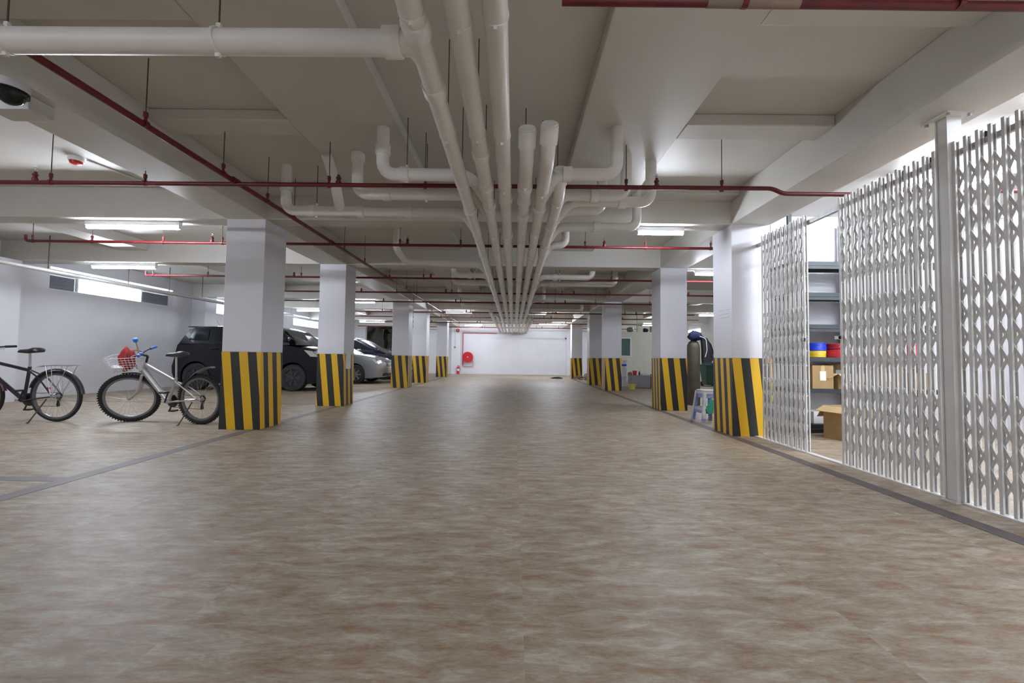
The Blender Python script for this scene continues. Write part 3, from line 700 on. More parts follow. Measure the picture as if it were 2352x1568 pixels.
def bike(label, loc, rz, r, tr, wb, fm, steer, lean, style):
    t = thing('bicycle', label, 'bicycle', loc, (lean, 0, rz))
    BBp = Vector((.44, 0, .29)) if style == 'city' else Vector((.50, 0, .29)); st = Vector((.37, 0, .72)) if style == 'city' else Vector((.385, 0, .59)); sd = Vector((.355, 0, .95)) if style == 'city' else Vector((.365, 0, .925))
    ht = Vector((wb - .235, 0, .83)) if style != 'city' else Vector((wb - .13, 0, .86)); hb = Vector((wb - .195, 0, .70)) if style != 'city' else Vector((wb - .10, 0, .73)); fh = Vector((wb, 0, r)); rh = Vector((0, 0, r))
    fr = MB()
    if style == 'city':
        fr.tube([ht + Vector((.01, 0, -.03)), st + Vector((0, 0, -.02))], .022, 10); fr.tube([hb, BBp], .026, 10)
    else:
        fr.tube([ht + Vector((.01, 0, -.03)), st + Vector((.02, 0, .0))], [.028, .02], 12); fr.tube([hb + Vector((.0, 0, .02)), BBp + Vector((.02, 0, .02))], [.043, .033], 12)
    fr.tube([BBp, st + Vector((-.012, 0, .03))], .019, 10); fr.tube([hb, ht], .022, 12)
    fr.lathe([(.024, -.036), (.024, .036)], 14, T(BBp) @ RX(PI / 2))
    for s in (-1, 1):
        fr.tube(arc([BBp + Vector((-.02, s * .03, 0)), Vector((.3, s * .05, .31)), rh + Vector((.01, s * .062, 0))], .1), .010, 8)
        fr.tube(arc([st + Vector((-.01, s * .015, -.02)), Vector((.18, s * .055, st.z - .12)), rh + Vector((0, s * .062, .01))], .08), .009, 8)
    fr.build('frame', fm, t)
    MB().tube([st + Vector((-.01, 0, -.05)), sd], .0125, 10).build('seat_post', SILVER, t)
    saddle(t, sd.x - .0, sd.z + .012, BPLAST)
    wheel(t, 'rear_wheel', T(rh), r, tr, style != 'city')
    # steering assembly turned about the steering axis
    ax = (ht - hb).normalized(); S = T(hb) @ Matrix.Rotation(steer, 4, ax) @ T(-hb)
    f = MB(); cr = hb - ax * .045; f.tube([cr - Vector((0, .055, 0)), cr + Vector((0, .055, 0))], .018, 10); f.tube([hb, cr], .018, 10)
    for s in (-1, 1): f.tube(arc([cr + Vector((0, s * .055, 0)), cr + Vector((0, s * .056, 0)) - ax * .25, fh + Vector((0, s * .056, 0))], .1), [.017] * 1 + [.016] * 7 + [.013], 10)
    fo = f.build('fork', SILVER if style != 'city' else fm, t); fo.matrix_local = S
    wheel(t, 'front_wheel', S @ T(fh), r, tr, style != 'city')
    h = MB(); top = ht + ax * .09
    h.tube([ht, top], .014, 10); stem_end = top + Vector((.07, 0, .03)); h.tube([top, stem_end], .016, 10)
    h.tube(arc([stem_end + Vector((-.07, -.29, .035)), stem_end + Vector((-.02, -.14, .03)), stem_end + Vector((0, -.03, 0)), stem_end + Vector((0, .03, 0)), stem_end + Vector((-.02, .14, .03)), stem_end + Vector((-.07, .29, .035))], .06), .011, 10)
    ho = h.build('handlebar', BPLAST, t); ho.matrix_local = S
    for s in (-1, 1):
        MB().tube([stem_end + Vector((-.045, s * .20, .033)), stem_end + Vector((-.075, s * .31, .036))], .017, 10).build('grip', BLUE if style != 'city' else BPLAST, ho)
        MB().tube(arc([stem_end + Vector((-.02, s * .13, .03)), stem_end + Vector((.05, s * .16, .01)), stem_end + Vector((.02, s * .25, .0))], .04), .006, 6).build('brake_lever', STEEL, ho)
        MB().tube(arc([stem_end + Vector((.04, s * .15, .01)), stem_end + Vector((.13, s * .1, .05)), stem_end + Vector((.1, s * .03, -.12)), cr + Vector((.03, 0, .05))], .08), .0035, 6).build('brake_cable', BLACK, ho)
    # drivetrain on the right side (-y)
    c = MB().lathe([(.088, -.002), (.088, .002)], 28, T(BBp + Vector((0, -.055, 0))) @ RX(PI / 2)); c.lathe([(.06, -.003), (.06, .003)], 20, T(BBp + Vector((0, -.048, 0))) @ RX(PI / 2))
    c.build('chainring', BPLAST, t)
    ca = R(-62)
    for s, a in ((-1, ca), (1, ca + PI)):
        e = BBp + Vector((math.cos(a) * .17, s * .075, math.sin(a) * .17))
        cr_ = MB().tube([BBp + Vector((0, s * .06, 0)), e], .010, 8).build('crank_arm', BPLAST, t)
        MB().box((-.045, s * .01 if s > 0 else -.09, -.011), (.045, .09 if s > 0 else -.01, .011), T(e + Vector((0, s * .01, 0)))).build('pedal', BPLAST, cr_, bevel=.004)
    MB().lathe([(.05, 0), (.05, .003), (.04, .006), (.04, .01), (.03, .014), (.025, .03)], 20, T(rh + Vector((0, -.028, 0))) @ RX(PI / 2)).build('cassette', BPLAST, t)
    MB().box((-.015, -.03, -.13), (.015, -.015, -.02), T(rh + Vector((.01, -.03, 0))) @ RY(R(-12))).lathe([(.024, -.006), (.024, .006)], 12, T(rh + Vector((.035, -.052, -.13))) @ RX(PI / 2)).build('derailleur', BPLAST, t)
    ch = MB(); yy = -.053
    ch.tube([rh + Vector((0, yy, .042)), BBp + Vector((0, yy, .086))], .004, 5); ch.tube([rh + Vector((.03, yy, -.15)), BBp + Vector((-.02, yy, -.086))], .004, 5)
    ch.build('chain', ROD, t)
    return t, BBp, st, sd, rh, fh, S, fo, ho, ax, hb, stem_end, cr
def fender(parent, M, c, r, a0, a1, wd, m, name='fender'):
    mb = MB(); rings = []
    for i in range(25):
        a = R(a0 + (a1 - a0) * i / 24); rr = r
        rings.append([Vector((c.x + math.cos(a) * (rr + dz), y, c.z + math.sin(a) * (rr + dz))) for y, dz in ((-wd, -.012), (-wd * .6, .002), (0, .006), (wd * .6, .002), (wd, -.012), (wd * .6, -.001), (0, .003), (-wd * .6, -.001))])
    o = mb.loft(rings).build(name, m, parent)
    if M is not None: o.matrix_local = M
    return o

# dark city bicycle at the left edge; local +x is forward, so it faces left in the picture
bl = mat('black purple frame paint', (.02, .015, .03), .3, coat=.5)
t, BBp, st, sd, rh, fh, S, fo, ho, ax, hb, se, cr = bike('black city bicycle with rear rack and mudguards, cut by left picture edge', (-6.26, 5.74, 0), PI + .02, .35, .02, 1.05, bl, 0, R(-3), 'city')
FEN = mat('dark mudguard', (.03, .025, .035), .3, coat=.4)
fender(t, None, rh, .372, 62 - 45, 175, .028, FEN, 'rear_mudguard'); fender(t, None, fh, .372, 20, 170, .028, mat('reddish mudguard', (.16, .04, .05), .35), 'front_mudguard')
rk2 = MB()
for y in (-.06, -.02, .02, .06): rk2.tube([(.22, y * .7, rh.z + .40), (.12, y, rh.z + .42), (-.26, y, rh.z + .42)], .004, 6)
for x in (.1, -.08, -.26): rk2.tube([(x, -.06, rh.z + .42), (x, .06, rh.z + .42)], .004, 6)
for s in (-1, 1):
    for x in (.03, -.05): rk2.tube([(x * .3, s * .07, rh.z), (x + .05, s * .065, rh.z + .42)], .004, 6)
    rk2.tube([(-.0, s * .07, rh.z), (-.22, s * .065, rh.z + .42)], .004, 6)
rk2.build('rear_rack', STEEL, t)
MB().tube([rh + Vector((.06, .07, -.03)), Vector((.20, .16, .02))], .008, 8).tube([Vector((.20, .16, .02)), Vector((.22, .17, .006))], .011, 8).build('kickstand', ROD, t)
MB().lathe([(.018, -.01), (.018, .01)], 12, T((.14, -.03, .45)) @ RY(PI / 2)).build('reflector', REDX, t)

# silver mountain bicycle with basket, front wheel turned
hd = math.atan2(.16, -1.10) 
t, BBp, st, sd, rh, fh, S, fo, ho, ax, hb, se, cr = bike('silver mountain bicycle with front basket and blue grips beside the nearest left column', (-4.24, 5.70, 0), hd, .34, .026, 1.08, mat('silver grey frame paint', (.50, .49, .48), .3, .55), R(33), R(-4), 'mtb')
g = MB(); gd = Vector((-1, 0, .65)).normalized()
rings = []
for i in range(9):
    u = i / 8; p = Vector((.16 - .36 * u, 0, .60 + .17 * u + .05 * math.sin(u * PI)))
    rings.append([p + Vector((0, y, z)) for y, z in ((-.045, -.01), (-.03, .01), (0, .016), (.03, .01), (.045, -.01), (0, .006))])
g.loft(rings).build('rear_mudguard', FEN, t)
MB().tube([(-.19, -.03, .775), (-.2, .03, .777)], .012, 8).build('mudguard_tip', STEEL, t)
fender(t, S, fh, .366, 84, 150, .03, FEN, 'front_mudguard')
MB().tube([rh + Vector((.06, .07, -.03)), Vector((.17, .17, .02))], .008, 8).tube([Vector((.17, .17, .02)), Vector((.19, .18, .006))], .011, 8).build('kickstand', ROD, t)
# basket fixed to the bars, with its load
WIRE = mat('white coated wire', (.7, .7, .72), .35)
bm_ = MB(); bx0, bx1, bw0, bw1 = wbx = (wb_ := 1.08) - .17, 1.08 + .17, .13, .10
def loopz(z, k):
    a = .86 + .0; x0, x1, yw = 1.08 - .175 + .0, 1.08 + .10 + .07 * k, .11 + .03 * k
    return [(x0, -yw, z), (x1 - .04, -yw, z), (x1, -yw + .04, z), (x1, yw - .04, z), (x1 - .04, yw, z), (x0, yw, z)]
Z0, Z1 = .73, .93
for k in range(7): bm_.tube(loopz(Z0 + (Z1 - Z0) * k / 6, k / 6), .0025 if k < 6 else .004, 6, closed=True)
for q in range(9):
    y = -.10 + .025 * q
    bm_.tube([(1.19, y, Z0), (1.25, y * 1.3, Z1)], .0022, 5); bm_.tube([(.905, y, Z0), (.905, y * 1.3, Z1)], .0022, 5); bm_.tube([(.905, y, Z0), (1.19, y, Z0)], .0022, 5)
for q in range(9):
    x = .905 + .034 * q
    for s in (-1, 1): bm_.tube([(x, s * .11, Z0), (x + q * .005, s * .14, Z1)], .0022, 5)
bo = bm_.build('basket', WIRE, t, smooth=False); bo.matrix_local = S
# small load in the basket: world placed things
def blob(name, pts, rad, m, label, cat, seed=1, sub=2, amp=.25, flat=None):
    rnd = random.Random(seed); bm = bmesh.new(); bmesh.ops.create_icosphere(bm, subdivisions=3, radius=1)
    ph = [rnd.uniform(0, 6) for _ in range(6)]
    for v in bm.verts:
        c = v.co.copy(); k = 1 + amp * (math.sin(c.x * 4 + ph[0]) * math.sin(c.y * 5 + ph[1]) + .5 * math.sin(c.z * 9 + ph[2]) * math.sin(c.x * 8 + ph[3]))
        v.co = Vector((c.x * rad[0], c.y * rad[1], c.z * rad[2])) * k
        if flat is not None: v.co.z = max(v.co.z, flat)
    me = bpy.data.meshes.new(name); bm.to_mesh(me); bm.free(); me.materials.append(m); me.shade_smooth()
    o = bpy.data.objects.new(name, me); COL.objects.link(o); o.location = pts
    return tag(o, label, cat)
bpy.context.view_layer.update()
MW = t.matrix_world @ S
p = MW @ Vector((1.05, 0, .885)); blob('red_bag', p, (.085, .085, .15), REDCL, 'crumpled red cloth bag standing in the bicycle basket', 'bag', 3, amp=.22)
p = MW @ Vector((1.12, .0, .77)); o = blob('plastic_bag', p, (.075, .12, .05), mat('thin white plastic', (.75, .75, .77), .35), 'white plastic bag in the bottom of the bicycle basket', 'bag', 5, amp=.2)
# brush tied upright at the handlebar
br = MB().tube([se + Vector((.02, 0, -.02)), se + Vector((.03, .02, .18))], .008, 8).build('brush_handle', mat('bare wood', (.5, .3, .14), .6), None)
tag(br, 'wooden handled blue brush stuck upright at the bicycle handlebar', 'brush'); br.matrix_world = MW; br.name = 'brush'
b2 = MB().lathe([(.014, 0), (.026, .015), (.03, .045), (.02, .06)], 12, T(se + Vector((.03, .02, .17)))).build('brush_head', mat('bright blue plastic', (.02, .25, .7), .4), br)
tp = MB().lathe([(.02, -.03), (.024, 0), (.02, .03)], 10, T(se) @ RX(PI / 2)).build('blue_tape', BLUE, ho)

# ---------------------------------------------------------------- cars
def patch(name, m, parent, tree, c, d, off=.006, nu=10, nv=6, th=.012):
    """thin panel following the body: corners c (4 points, in order), cast along d onto the body"""
    c = [Vector(p) for p in c]; d = Vector(d).normalized(); vs = []
    for j in range(nv + 1):
        for i in range(nu + 1):
            u, v = i / nu, j / nv
            p = (c[0] * (1 - u) + c[1] * u) * (1 - v) + (c[3] * (1 - u) + c[2] * u) * v
            h = tree.ray_cast(p - d * 1.2, d)
            vs.append((h[0] if h[0] is not None else p) - d * off)
    fs = [(j * (nu + 1) + i, j * (nu + 1) + i + 1, (j + 1) * (nu + 1) + i + 1, (j + 1) * (nu + 1) + i) for j in range(nv) for i in range(nu)]
    back = [v + d * th for v in vs]; n = len(vs)
    rim = [i for i in range(nu + 1)] + [j * (nu + 1) + nu for j in range(1, nv + 1)] + [nv * (nu + 1) + i for i in range(nu - 1, -1, -1)] + [j * (nu + 1) for j in range(nv - 1, 0, -1)]
    fs2 = [tuple(q + n for q in f[::-1]) for f in fs] + [(rim[k], rim[(k + 1) % len(rim)], rim[(k + 1) % len(rim)] + n, rim[k] + n) for k in range(len(rim))]
    return MB().add(vs + back, fs + fs2).build(name, m, parent)
def car(label, X1, Y0, L, W, H, wr, paint, lower, upper, wx, sidewin, head, grille, hlm, lowz=.2, pullk=.13):
    """local x: 0 rear .. L nose, y: 0 near side .. W; lower = outline of hood/belt (x,z) from tail to nose"""
    t = thing('car', label, 'car', (X1 - L, Y0, 0))
    arch = wr + .055
    low = []
    low.append((L - .10, lowz + .04))
    def archpts(cx):
        return [(cx + math.cos(a) * arch, max(lowz, wr + math.sin(a) * arch)) for a in [R(-20) + R(220) * k / 14 for k in range(15)] if wr + math.sin(a) * arch > lowz - .001 or True]
    for cx in (wx[1], wx[0]):
        low.append((cx + arch * .97, lowz)); low += [q for q in archpts(cx)][1:-1]; low.append((cx - arch * .97, lowz))
    low.append((.10, lowz + .05))
    prof = lower + low                      # closed loop: tail bottom -> top -> nose -> bottom back
    xs = [p[0] for p in prof]
    rings = []
    for f in (0, .02, .06, .16, .35, .5, .65, .84, .94, .98, 1):
        e = abs(f - .5) * 2; ring = []
        for pi_, (x, z) in enumerate(prof):
            k = (x / L - .5) * 2
            pull = (pullk * e ** 3) * (abs(k) ** 6) * L * .5 * (1 if k > 0 else .7)
            x2 = x - math.copysign(pull, k)
            edge = max(0, (e - .86) / .14)
            z2 = z - (.035 * edge * edge + .03 * e * e) * (1 if pi_ < len(lower) and z > .75 else 0)
            yy = f * W
            if z > .6: yy = W / 2 + (yy - W / 2) * (1 - .05 * max(0, z - .6))
            if z < .45: yy = W / 2 + (yy - W / 2) * (1 - .10 * (.45 - z))
            ring.append(Vector((x2, yy, z2)))
        rings.append(ring)
    bmb = MB().loft(rings); bd = bmb.build('body', paint, t)
    from mathutils.bvhtree import BVHTree
    tree = BVHTree.FromPolygons([Vector(v) for v in bmb.v], bmb.f)
    # dark wheel houses and underside
    MB().box((.5, .12, lowz - .02), (L - .5, W - .12, lowz + .3)).build('underbody', BPLAST, t, smooth=False)
    # cabin
    zb = min(p[1] for p in upper); zt = max(p[1] for p in upper)
    def hw(z): return W / 2 * (.955 - .17 * (z - zb) / (zt - zb))
    rings = []
    for f in (0, .04, .15, .5, .85, .96, 1):
        e = abs(f - .5) * 2
        rings.append([Vector((x - math.copysign(.05 * e ** 4 * (z - zb) / (zt - zb), x - L / 2), W / 2 + (f - .5) * 2 * hw(z), z - .045 * e ** 4 * (1 if z > zb + .1 else 0))) for x, z in upper])
    cb = MB().loft(rings).build('cabin', paint, t)
    def glassy(poly, name, parent=t, m=DGLASS):
        for s in (-1, 1):
            vs = []
            for d in (.004, -.01):
                for x, z in poly: vs.append(Vector((x, W / 2 + s * (hw(z) + d), z)))
            n = len(poly); o = MB().add(vs, [tuple(range(n)), tuple(range(2 * n - 1, n - 1, -1))] + [(k, k + n, (k + 1) % n + n, (k + 1) % n) for k in range(n)]).build(name, m, parent, smooth=False)
    for pl in sidewin: glassy(pl, 'side_window')
    # windscreen and rear screen
    def screen(p0, p1, name, out):
        (x0, z0), (x1, z1) = p0, p1; d = Vector((x1 - x0, 0, z1 - z0)); nrm = Vector((d.z, 0, -d.x)).normalized() * out
        vs = []
        for off in (.008, -.01):
            for u in (.06, .94):
                z = z0 + (z1 - z0) * u; x = x0 + (x1 - x0) * u
                for q in (-.93, 0, .93): vs.append(Vector((x - (.02 * q * q * out * 1.5), W / 2 + q * hw(z), z)) + nrm * off)
        MB().add(vs, [(0, 1, 4, 3), (1, 2, 5, 4), (6, 9, 10, 7), (7, 10, 11, 8), (0, 3, 9, 6), (2, 8, 11, 5), (0, 6, 7, 1), (1, 7, 8, 2), (3, 4, 10, 9), (4, 5, 11, 10)]).build(name, DGLASS, t, smooth=False)
    iz = [p for p in upper if p[1] > zt - .12]
    fr_ = max(upper, key=lambda p: p[0]); ft = max(iz, key=lambda p: p[0]); screen((fr_[0] - .02, fr_[1]), ft, 'windscreen', 1)
    rr_ = min(upper, key=lambda p: p[0]); rt = min(iz, key=lambda p: p[0]); screen((rr_[0], rr_[1]), rt, 'rear_screen', -1)
    # wheels
    for cx in wx:
        for s in (0, 1):
            y = .11 if s == 0 else W - .11
            w_ = MB().lathe([(wr * .62, -.10), (wr * .93, -.10), (wr, -.075), (wr, .075), (wr * .93, .10), (wr * .62, .10)], 36, RX(PI / 2), cap=False).build('wheel', BLACK, t); w_.location = (cx, y, wr)
            d = MB(); out = -1 if s == 0 else 1
            d.lathe([(wr * .63, -.08), (wr * .63, .08)], 30, RX(PI / 2)); 
            dk = d.build('brake_disc', BPLAST, w_)
            e = MB().lathe([(wr * .64, -.012), (wr * .60, .012), (wr * .56, .0), (wr * .56, -.02), (wr * .64, -.02)], 30, T((0, out * .085, 0)) @ RX(PI / 2), cap=False)
            for q in range(7):
                a = 2 * PI * q / 7; e.box((.03, -.012, -.026), (wr * .6, .008, .026), T((0, out * .085, 0)) @ RY(a))
            e.lathe([(.045, -.02), (.04, .015)], 14, T((0, out * .09, 0)) @ RX(PI / 2)); e.build('wheel_rim', hlm['rim'], w_, smooth=False)
    # doors seams, handles, mirror
    for x in hlm['seams']: 
        for y in (.0,): MB().box((x - .004, -.004, .35), (x + .004, .02, lower_at(lower, x) - .05)).build('door_seam', BPLAST, t, smooth=False)
    for x in hlm['handles']: MB().box((x, -.02, hlm['hz']), (x + .17, .01, hlm['hz'] + .03)).build('door_handle', hlm.get('hm', paint), t, bevel=.008)
    for s in (-1, 1):
        mx = fr_[0] - .30; mz = zb + .06
        MB().box((mx - .05, W / 2 + s * (W / 2 - .02), mz), (mx + .06, W / 2 + s * (W / 2 + .17), mz + .14)).build('door_mirror', paint, t, bevel=.03)
    # lamps
    for s in (0, 1):
        q = (lambda v: Vector((v[0], W - v[1], v[2]))) if s else (lambda v: Vector(v))
        tv = Vector((.8, .6, 0)); C0 = Vector((L, 0, 0))
        cs = [q(C0 + tv * a + Vector((0, 0, z))) for a, z in head]
        lp = patch('headlamp', hlm['lamp'], t, tree, cs, (-.6, -.8 if s else .8, 0))
        if hlm.get('twin'):
            for a, z in hlm['twin']:
                cs = [q(C0 + tv * (a + da) + Vector((0, 0, z + dz))) for da, dz in ((-.05, .045), (.05, .045), (.05, -.045), (-.05, -.045))]
                patch('lamp_reflector', STEEL, lp, tree, cs, (-.6, -.8 if s else .8, 0), off=.010, nu=3, nv=3)
        MB().box((.13, .04 if s == 0 else W - .11, .70), (.22, .11 if s == 0 else W - .04, 1.0)).build('tail_lamp', mat('tail lamp red', (.35, .02, .02), .2, coat=.5), t, bevel=.01)
    (gx, gz0, gz1, gy) = grille
    def fr(y0, y1, z0, z1): return [(L, y0, z1), (L, y1, z1), (L, y1, z0), (L, y0, z0)]
    go = patch('grille', BPLAST, t, tree, fr(gy, W - gy, gz0, gz1), (-1, 0, 0))
    nb = hlm.get('nbar', 6)
    for k in range(nb):
        z = gz0 + .012 + (gz1 - gz0 - .02) * k / nb
        patch('grille_bar', hlm['bar'], go, tree, fr(gy + .02, W - gy - .02, z, z + .009), (-1, 0, 0), off=.012, nu=8, nv=1)
    patch('grille_surround', hlm['bar'], go, tree, fr(gy - .02, W - gy + .02, gz1, gz1 + .022), (-1, 0, 0), off=.010, nu=8, nv=1)
    patch('lower_intake', BPLAST, t, tree, fr(.30, W - .30, lowz + .07, lowz + .17), (-1, 0, 0))
    patch('bumper_groove', BPLAST, t, tree, fr(.05, W - .05, gz0 - .075, gz0 - .065), (-1, 0, 0), off=.003, nv=1)
    patch('number_plate', mat('plate grey', (.55, .55, .55), .5), t, tree, fr(W / 2 - .2, W / 2 + .2, lowz + .2, lowz + .3), (-1, 0, 0), off=.015, nu=4)
    return t
def lower_at(pts, x):
    for (x0, z0), (x1, z1) in zip(pts, pts[1:]):
        if x0 <= x <= x1 and x1 > x0: return z0 + (z1 - z0) * (x - x0) / (x1 - x0)
    return .9
PBLK = mat('black car paint', (.006, .006, .010), .25, 0, coat=.25, spec=.2)
PSIL = mat('silver car paint', (.44, .46, .46), .28, .75, coat=1)
PNAV = mat('dark blue car paint', (.012, .016, .032), .25, 0, coat=.4, spec=.3)
LAMP = mat('clear lamp cover', (.62, .63, .58), .12, .5, coat=1)
LAMPA = mat('amber lamp cover', (.7, .3, .12), .15, coat=1)
SRIM = mat('silver wheel rim', (.5, .5, .5), .3, .8); BRIM = mat('black steel rim', (.05, .05, .055), .45, .5)
# black boxy car
car('black boxy high roofed car parked behind the bicycles and nearest left column', -4.98, 10.98, 4.12, 1.70, 1.74, .355, PBLK,
    [(.02, .45), (.0, .62), (.05, .85), (.10, 1.1), (.14, 1.26), (1.5, 1.29), (3.0, 1.28), (3.40, 1.22), (3.85, 1.12), (4.03, 1.0), (4.10, .8), (4.12, .55), (4.08, .35)],
    [(.22, 1.22), (.29, 1.48), (.37, 1.64), (.52, 1.715), (1.0, 1.735), (2.3, 1.74), (2.75, 1.71), (2.95, 1.64), (3.45, 1.22)],
    (.70, 3.28),
    [[(.46, 1.32), (.56, 1.60), (.95, 1.63), (.98, 1.31)], [(1.04, 1.31), (1.04, 1.63), (1.80, 1.64), (1.84, 1.31)], [(1.92, 1.30), (1.90, 1.65), (2.80, 1.63), (3.0, 1.50), (3.24, 1.30)]],
    [(-.44, 1.09), (.02, 1.03), (.04, .90), (-.30, .92)], (4.12, .66, .84, .45), dict(rim=BRIM, lamp=LAMP, bar=mat('dull dark chrome', (.2, .2, .2), .3, .8), seams=(1.88,), handles=(1.1, 2.0), hz=1.08, nbar=3, twin=[(-.12, .985)]), pullk=.06)
o = [x for x in bpy.data.objects if x.get('label', '').startswith('black boxy')][0]
MB().box((.24, .30, 1.675), (.60, 1.40, 1.702)).build('roof_spoiler', PBLK, o, bevel=.01)
MB().tube([(.75, .85, 1.73), (.62, .85, 1.90)], .004, 6).build('antenna', BPLAST, o)
# silver car
car('silver car with chrome barred grille, nose out between second and third left columns', -4.42, 14.2, 4.75, 1.78, 1.62, .325, PSIL,
    [(.02, .45), (.0, .65), (.05, .95), (.3, 1.08), (1.5, 1.08), (3.1, 1.08), (3.5, 1.06), (4.0, 1.00), (4.4, .92), (4.62, .83), (4.71, .70), (4.75, .5), (4.70, .30)],
    [(.10, 1.02), (.3, 1.4), (.55, 1.56), (1.2, 1.61), (2.0, 1.62), (2.4, 1.58), (2.62, 1.5), (3.5, 1.02)],
    (.85, 3.78),
    [[(.5, 1.14), (.62, 1.46), (1.15, 1.52), (1.15, 1.13)], [(1.22, 1.13), (1.22, 1.52), (1.95, 1.54), (1.98, 1.13)], [(2.06, 1.12), (2.03, 1.54), (2.42, 1.50), (2.66, 1.40), (3.08, 1.12)]],
    [(-.42, .95), (.06, .86), (.06, .70), (-.20, .70)], (4.72, .60, .80, .52), dict(rim=SRIM, lamp=LAMP, bar=STEEL, seams=(1.2, 2.02, 3.02), handles=(1.3, 2.15), hz=.98, nbar=7, twin=[(-.14, .80), (-.02, .77)]), lowz=.19, pullk=.115)
# dark blue car
car('dark blue car with raked windscreen, behind the silver car', -4.35, 17.05, 4.7, 1.8, 1.78, .33, PNAV,
    [(.02, .45), (.0, .65), (.05, .95), (.2, 1.15), (1.5, 1.18), (3.0, 1.18), (3.6, 1.14), (4.2, 1.03), (4.5, .93), (4.62, .82), (4.7, .55), (4.66, .32)],
    [(.10, 1.12), (.25, 1.5), (.45, 1.70), (1.2, 1.77), (2.0, 1.78), (2.5, 1.70), (2.8, 1.58), (3.75, 1.10)],
    (.85, 3.75),
    [[(.5, 1.24), (.6, 1.6), (1.15, 1.66), (1.15, 1.23)], [(1.22, 1.23), (1.22, 1.66), (1.95, 1.68), (1.98, 1.23)], [(2.06, 1.22), (2.03, 1.67), (2.5, 1.6), (3.2, 1.22)]],
    [(-.40, 1.0), (.02, .92), (.04, .80), (-.25, .82)], (4.67, .6, .8, .55), dict(rim=SRIM, lamp=LAMPA, bar=STEEL, seams=(1.2, 2.02), handles=(1.3, 2.15), hz=1.05), pullk=.12)

# ---------------------------------------------------------------- fire gear on the far wall
FY = WF
hr = thing('hose_reel', 'round red fire hose reel on white far wall', 'hose reel', (-2.66, FY, .97))
M = RX(PI / 2)
MB().lathe([(.30, .06), (.31, .08), (.31, .20), (.30, .22)], 36, M).build('drum_disc', REDX, hr)
MB().lathe([(.055, .22), (.05, .24)], 20, M).build('centre_plate', GREYB, hr)
for k in range(6): MB().box((.1, -.225 - .004, -.008), (.27, -.22, .008), RY(2 * PI * k / 6)).build('drum_rib', mat('darker red enamel', (.33, .01, .012), .4), hr)
mb = MB().tube(arc([(.26, -.1, -.1), (.30, -.1, -.3), (.28, -.08, -.55), (-.27, -.08, -.55), (-.30, -.08, 0)], .05), .014, 8); mb.build('pipe_frame', REDX, hr)
MB().box((-.28, -.09, -.16), (.28, -.0, -.10)).build('bracket', REDX, hr, smooth=False)
rp = tag(MB().tube(arc([(-2.96, FY - .06, .5), (-2.96, FY - .06, 2.36), (-1.0, FY - .06, 2.36)], .05), .018, 8).build('riser_pipe', REDX), 'thin red pipe rising from hose reel and turning along far wall top', 'pipe')
ex = thing('fire_extinguisher', 'small red fire extinguisher standing at foot of far wall pilaster', 'extinguisher', (-3.18, FY - .32, 0))
MB().lathe([(.07, 0), (.075, .02), (.075, .36), (.06, .41), (.025, .43), (.025, .45)], 20).build('cylinder', REDX, ex)
MB().lathe([(.0765, .18), (.0765, .30)], 20, cap=False).build('paper_label', PAPER, ex)
MB().box((-.012, -.02, .45), (.012, .02, .49)).box((-.01, -.08, .48), (.01, .03, .495)).box((-.01, -.07, .5), (.01, .03, .51), RX(.15)).build('valve', BPLAST, ex)
MB().tube(arc([(.01, 0, .47), (.09, 0, .46), (.1, 0, .2)], .05), .01, 8).build('hose', BLACK, ex)
bl_ = thing('alarm_bell', 'round red alarm bell high on the pilaster', 'alarm bell', (-3.24, FY - .22, 2.5))
MB().lathe([(.10, .0), (.10, .03), (.085, .07), (.03, .09), (.001, .092)], 24, M).build('gong', REDX, bl_)
MB().lathe([(.035, .092), (.03, .098)], 16, M).build('centre_cap', PAPER, bl_)
cp = thing('call_point', 'small round alarm call point below the bell', 'call point', (-3.4, FY - .22, 1.52))
MB().lathe([(.06, 0), (.06, .03), (.04, .05)], 18, M).build('base', GREYB, cp); MB().lathe([(.03, .05), (.025, .058)], 14, M).build('button', REDX, cp)
MB().box((-.004, -.01, .06), (.004, 0, 1.15)).build('conduit', GREYB, cp, smooth=False)
cc = thing('security_camera', 'dark bullet camera on the right end of far wall', 'security camera', (2.95, FY - .02, 2.12), (0, 0, 0))
MB().lathe([(.03, 0), (.035, .03), (.035, .16), (.028, .17)], 12, T((0, -.08, 0)) @ RZ(R(25)) @ RX(R(105))).build('housing', BPLAST, cc)
MB().tube([(0, 0, .09), (0, -.08, .06), (0, -.1, .01)], .012, 8).build('arm', GREYB, cc)

# ---------------------------------------------------------------- ceiling fittings near the viewer
dc = thing('dome_camera', 'black dome security camera hanging at upper left edge', 'security camera', (-3.30, 2.64, BB))
MB().lathe([(.085, -.055), (.09, -.05), (.09, -.01), (.085, 0)][::-1], 28).build('mount_ring', mat('camera white shell', (.6, .6, .62), .4), dc)
MB().lathe([(.088, -.055), (.088, -.075), (.074, -.08), (.068, -.10), (.05, -.125), (.025, -.14), (.002, -.145)], 28).build('dome', DGLASS, dc)
sg = tag(MB().box((0, 0, 0), (.30, .16, .10)).build('junction_box', mat('plain grey box', (.62, .61, .59), .5), smooth=False, bevel=.006), 'pale junction box beside the dome camera', 'box'); sg.location = (-3.62, 2.76, BB - .10)
sd_ = thing('smoke_detector', 'white ceiling detector with red face above the bicycles', 'smoke detector', (-4.85, 4.50, SLAB))
MB().lathe([(.065, 0), (.07, -.02), (.065, -.05)], 24).build('base', WFRAME, sd_); MB().lathe([(.058, -.05), (.05, -.075), (.02, -.085)], 24).build('face', REDX, sd_)
cdt = tag(MB().tube([(-4.78, 4.55, SLAB - .01), (-4.6, 5.3, SLAB - .01)], .010, 8).build('conduit', CEIL), 'thin conduit running from the red faced detector to the beam', 'conduit')

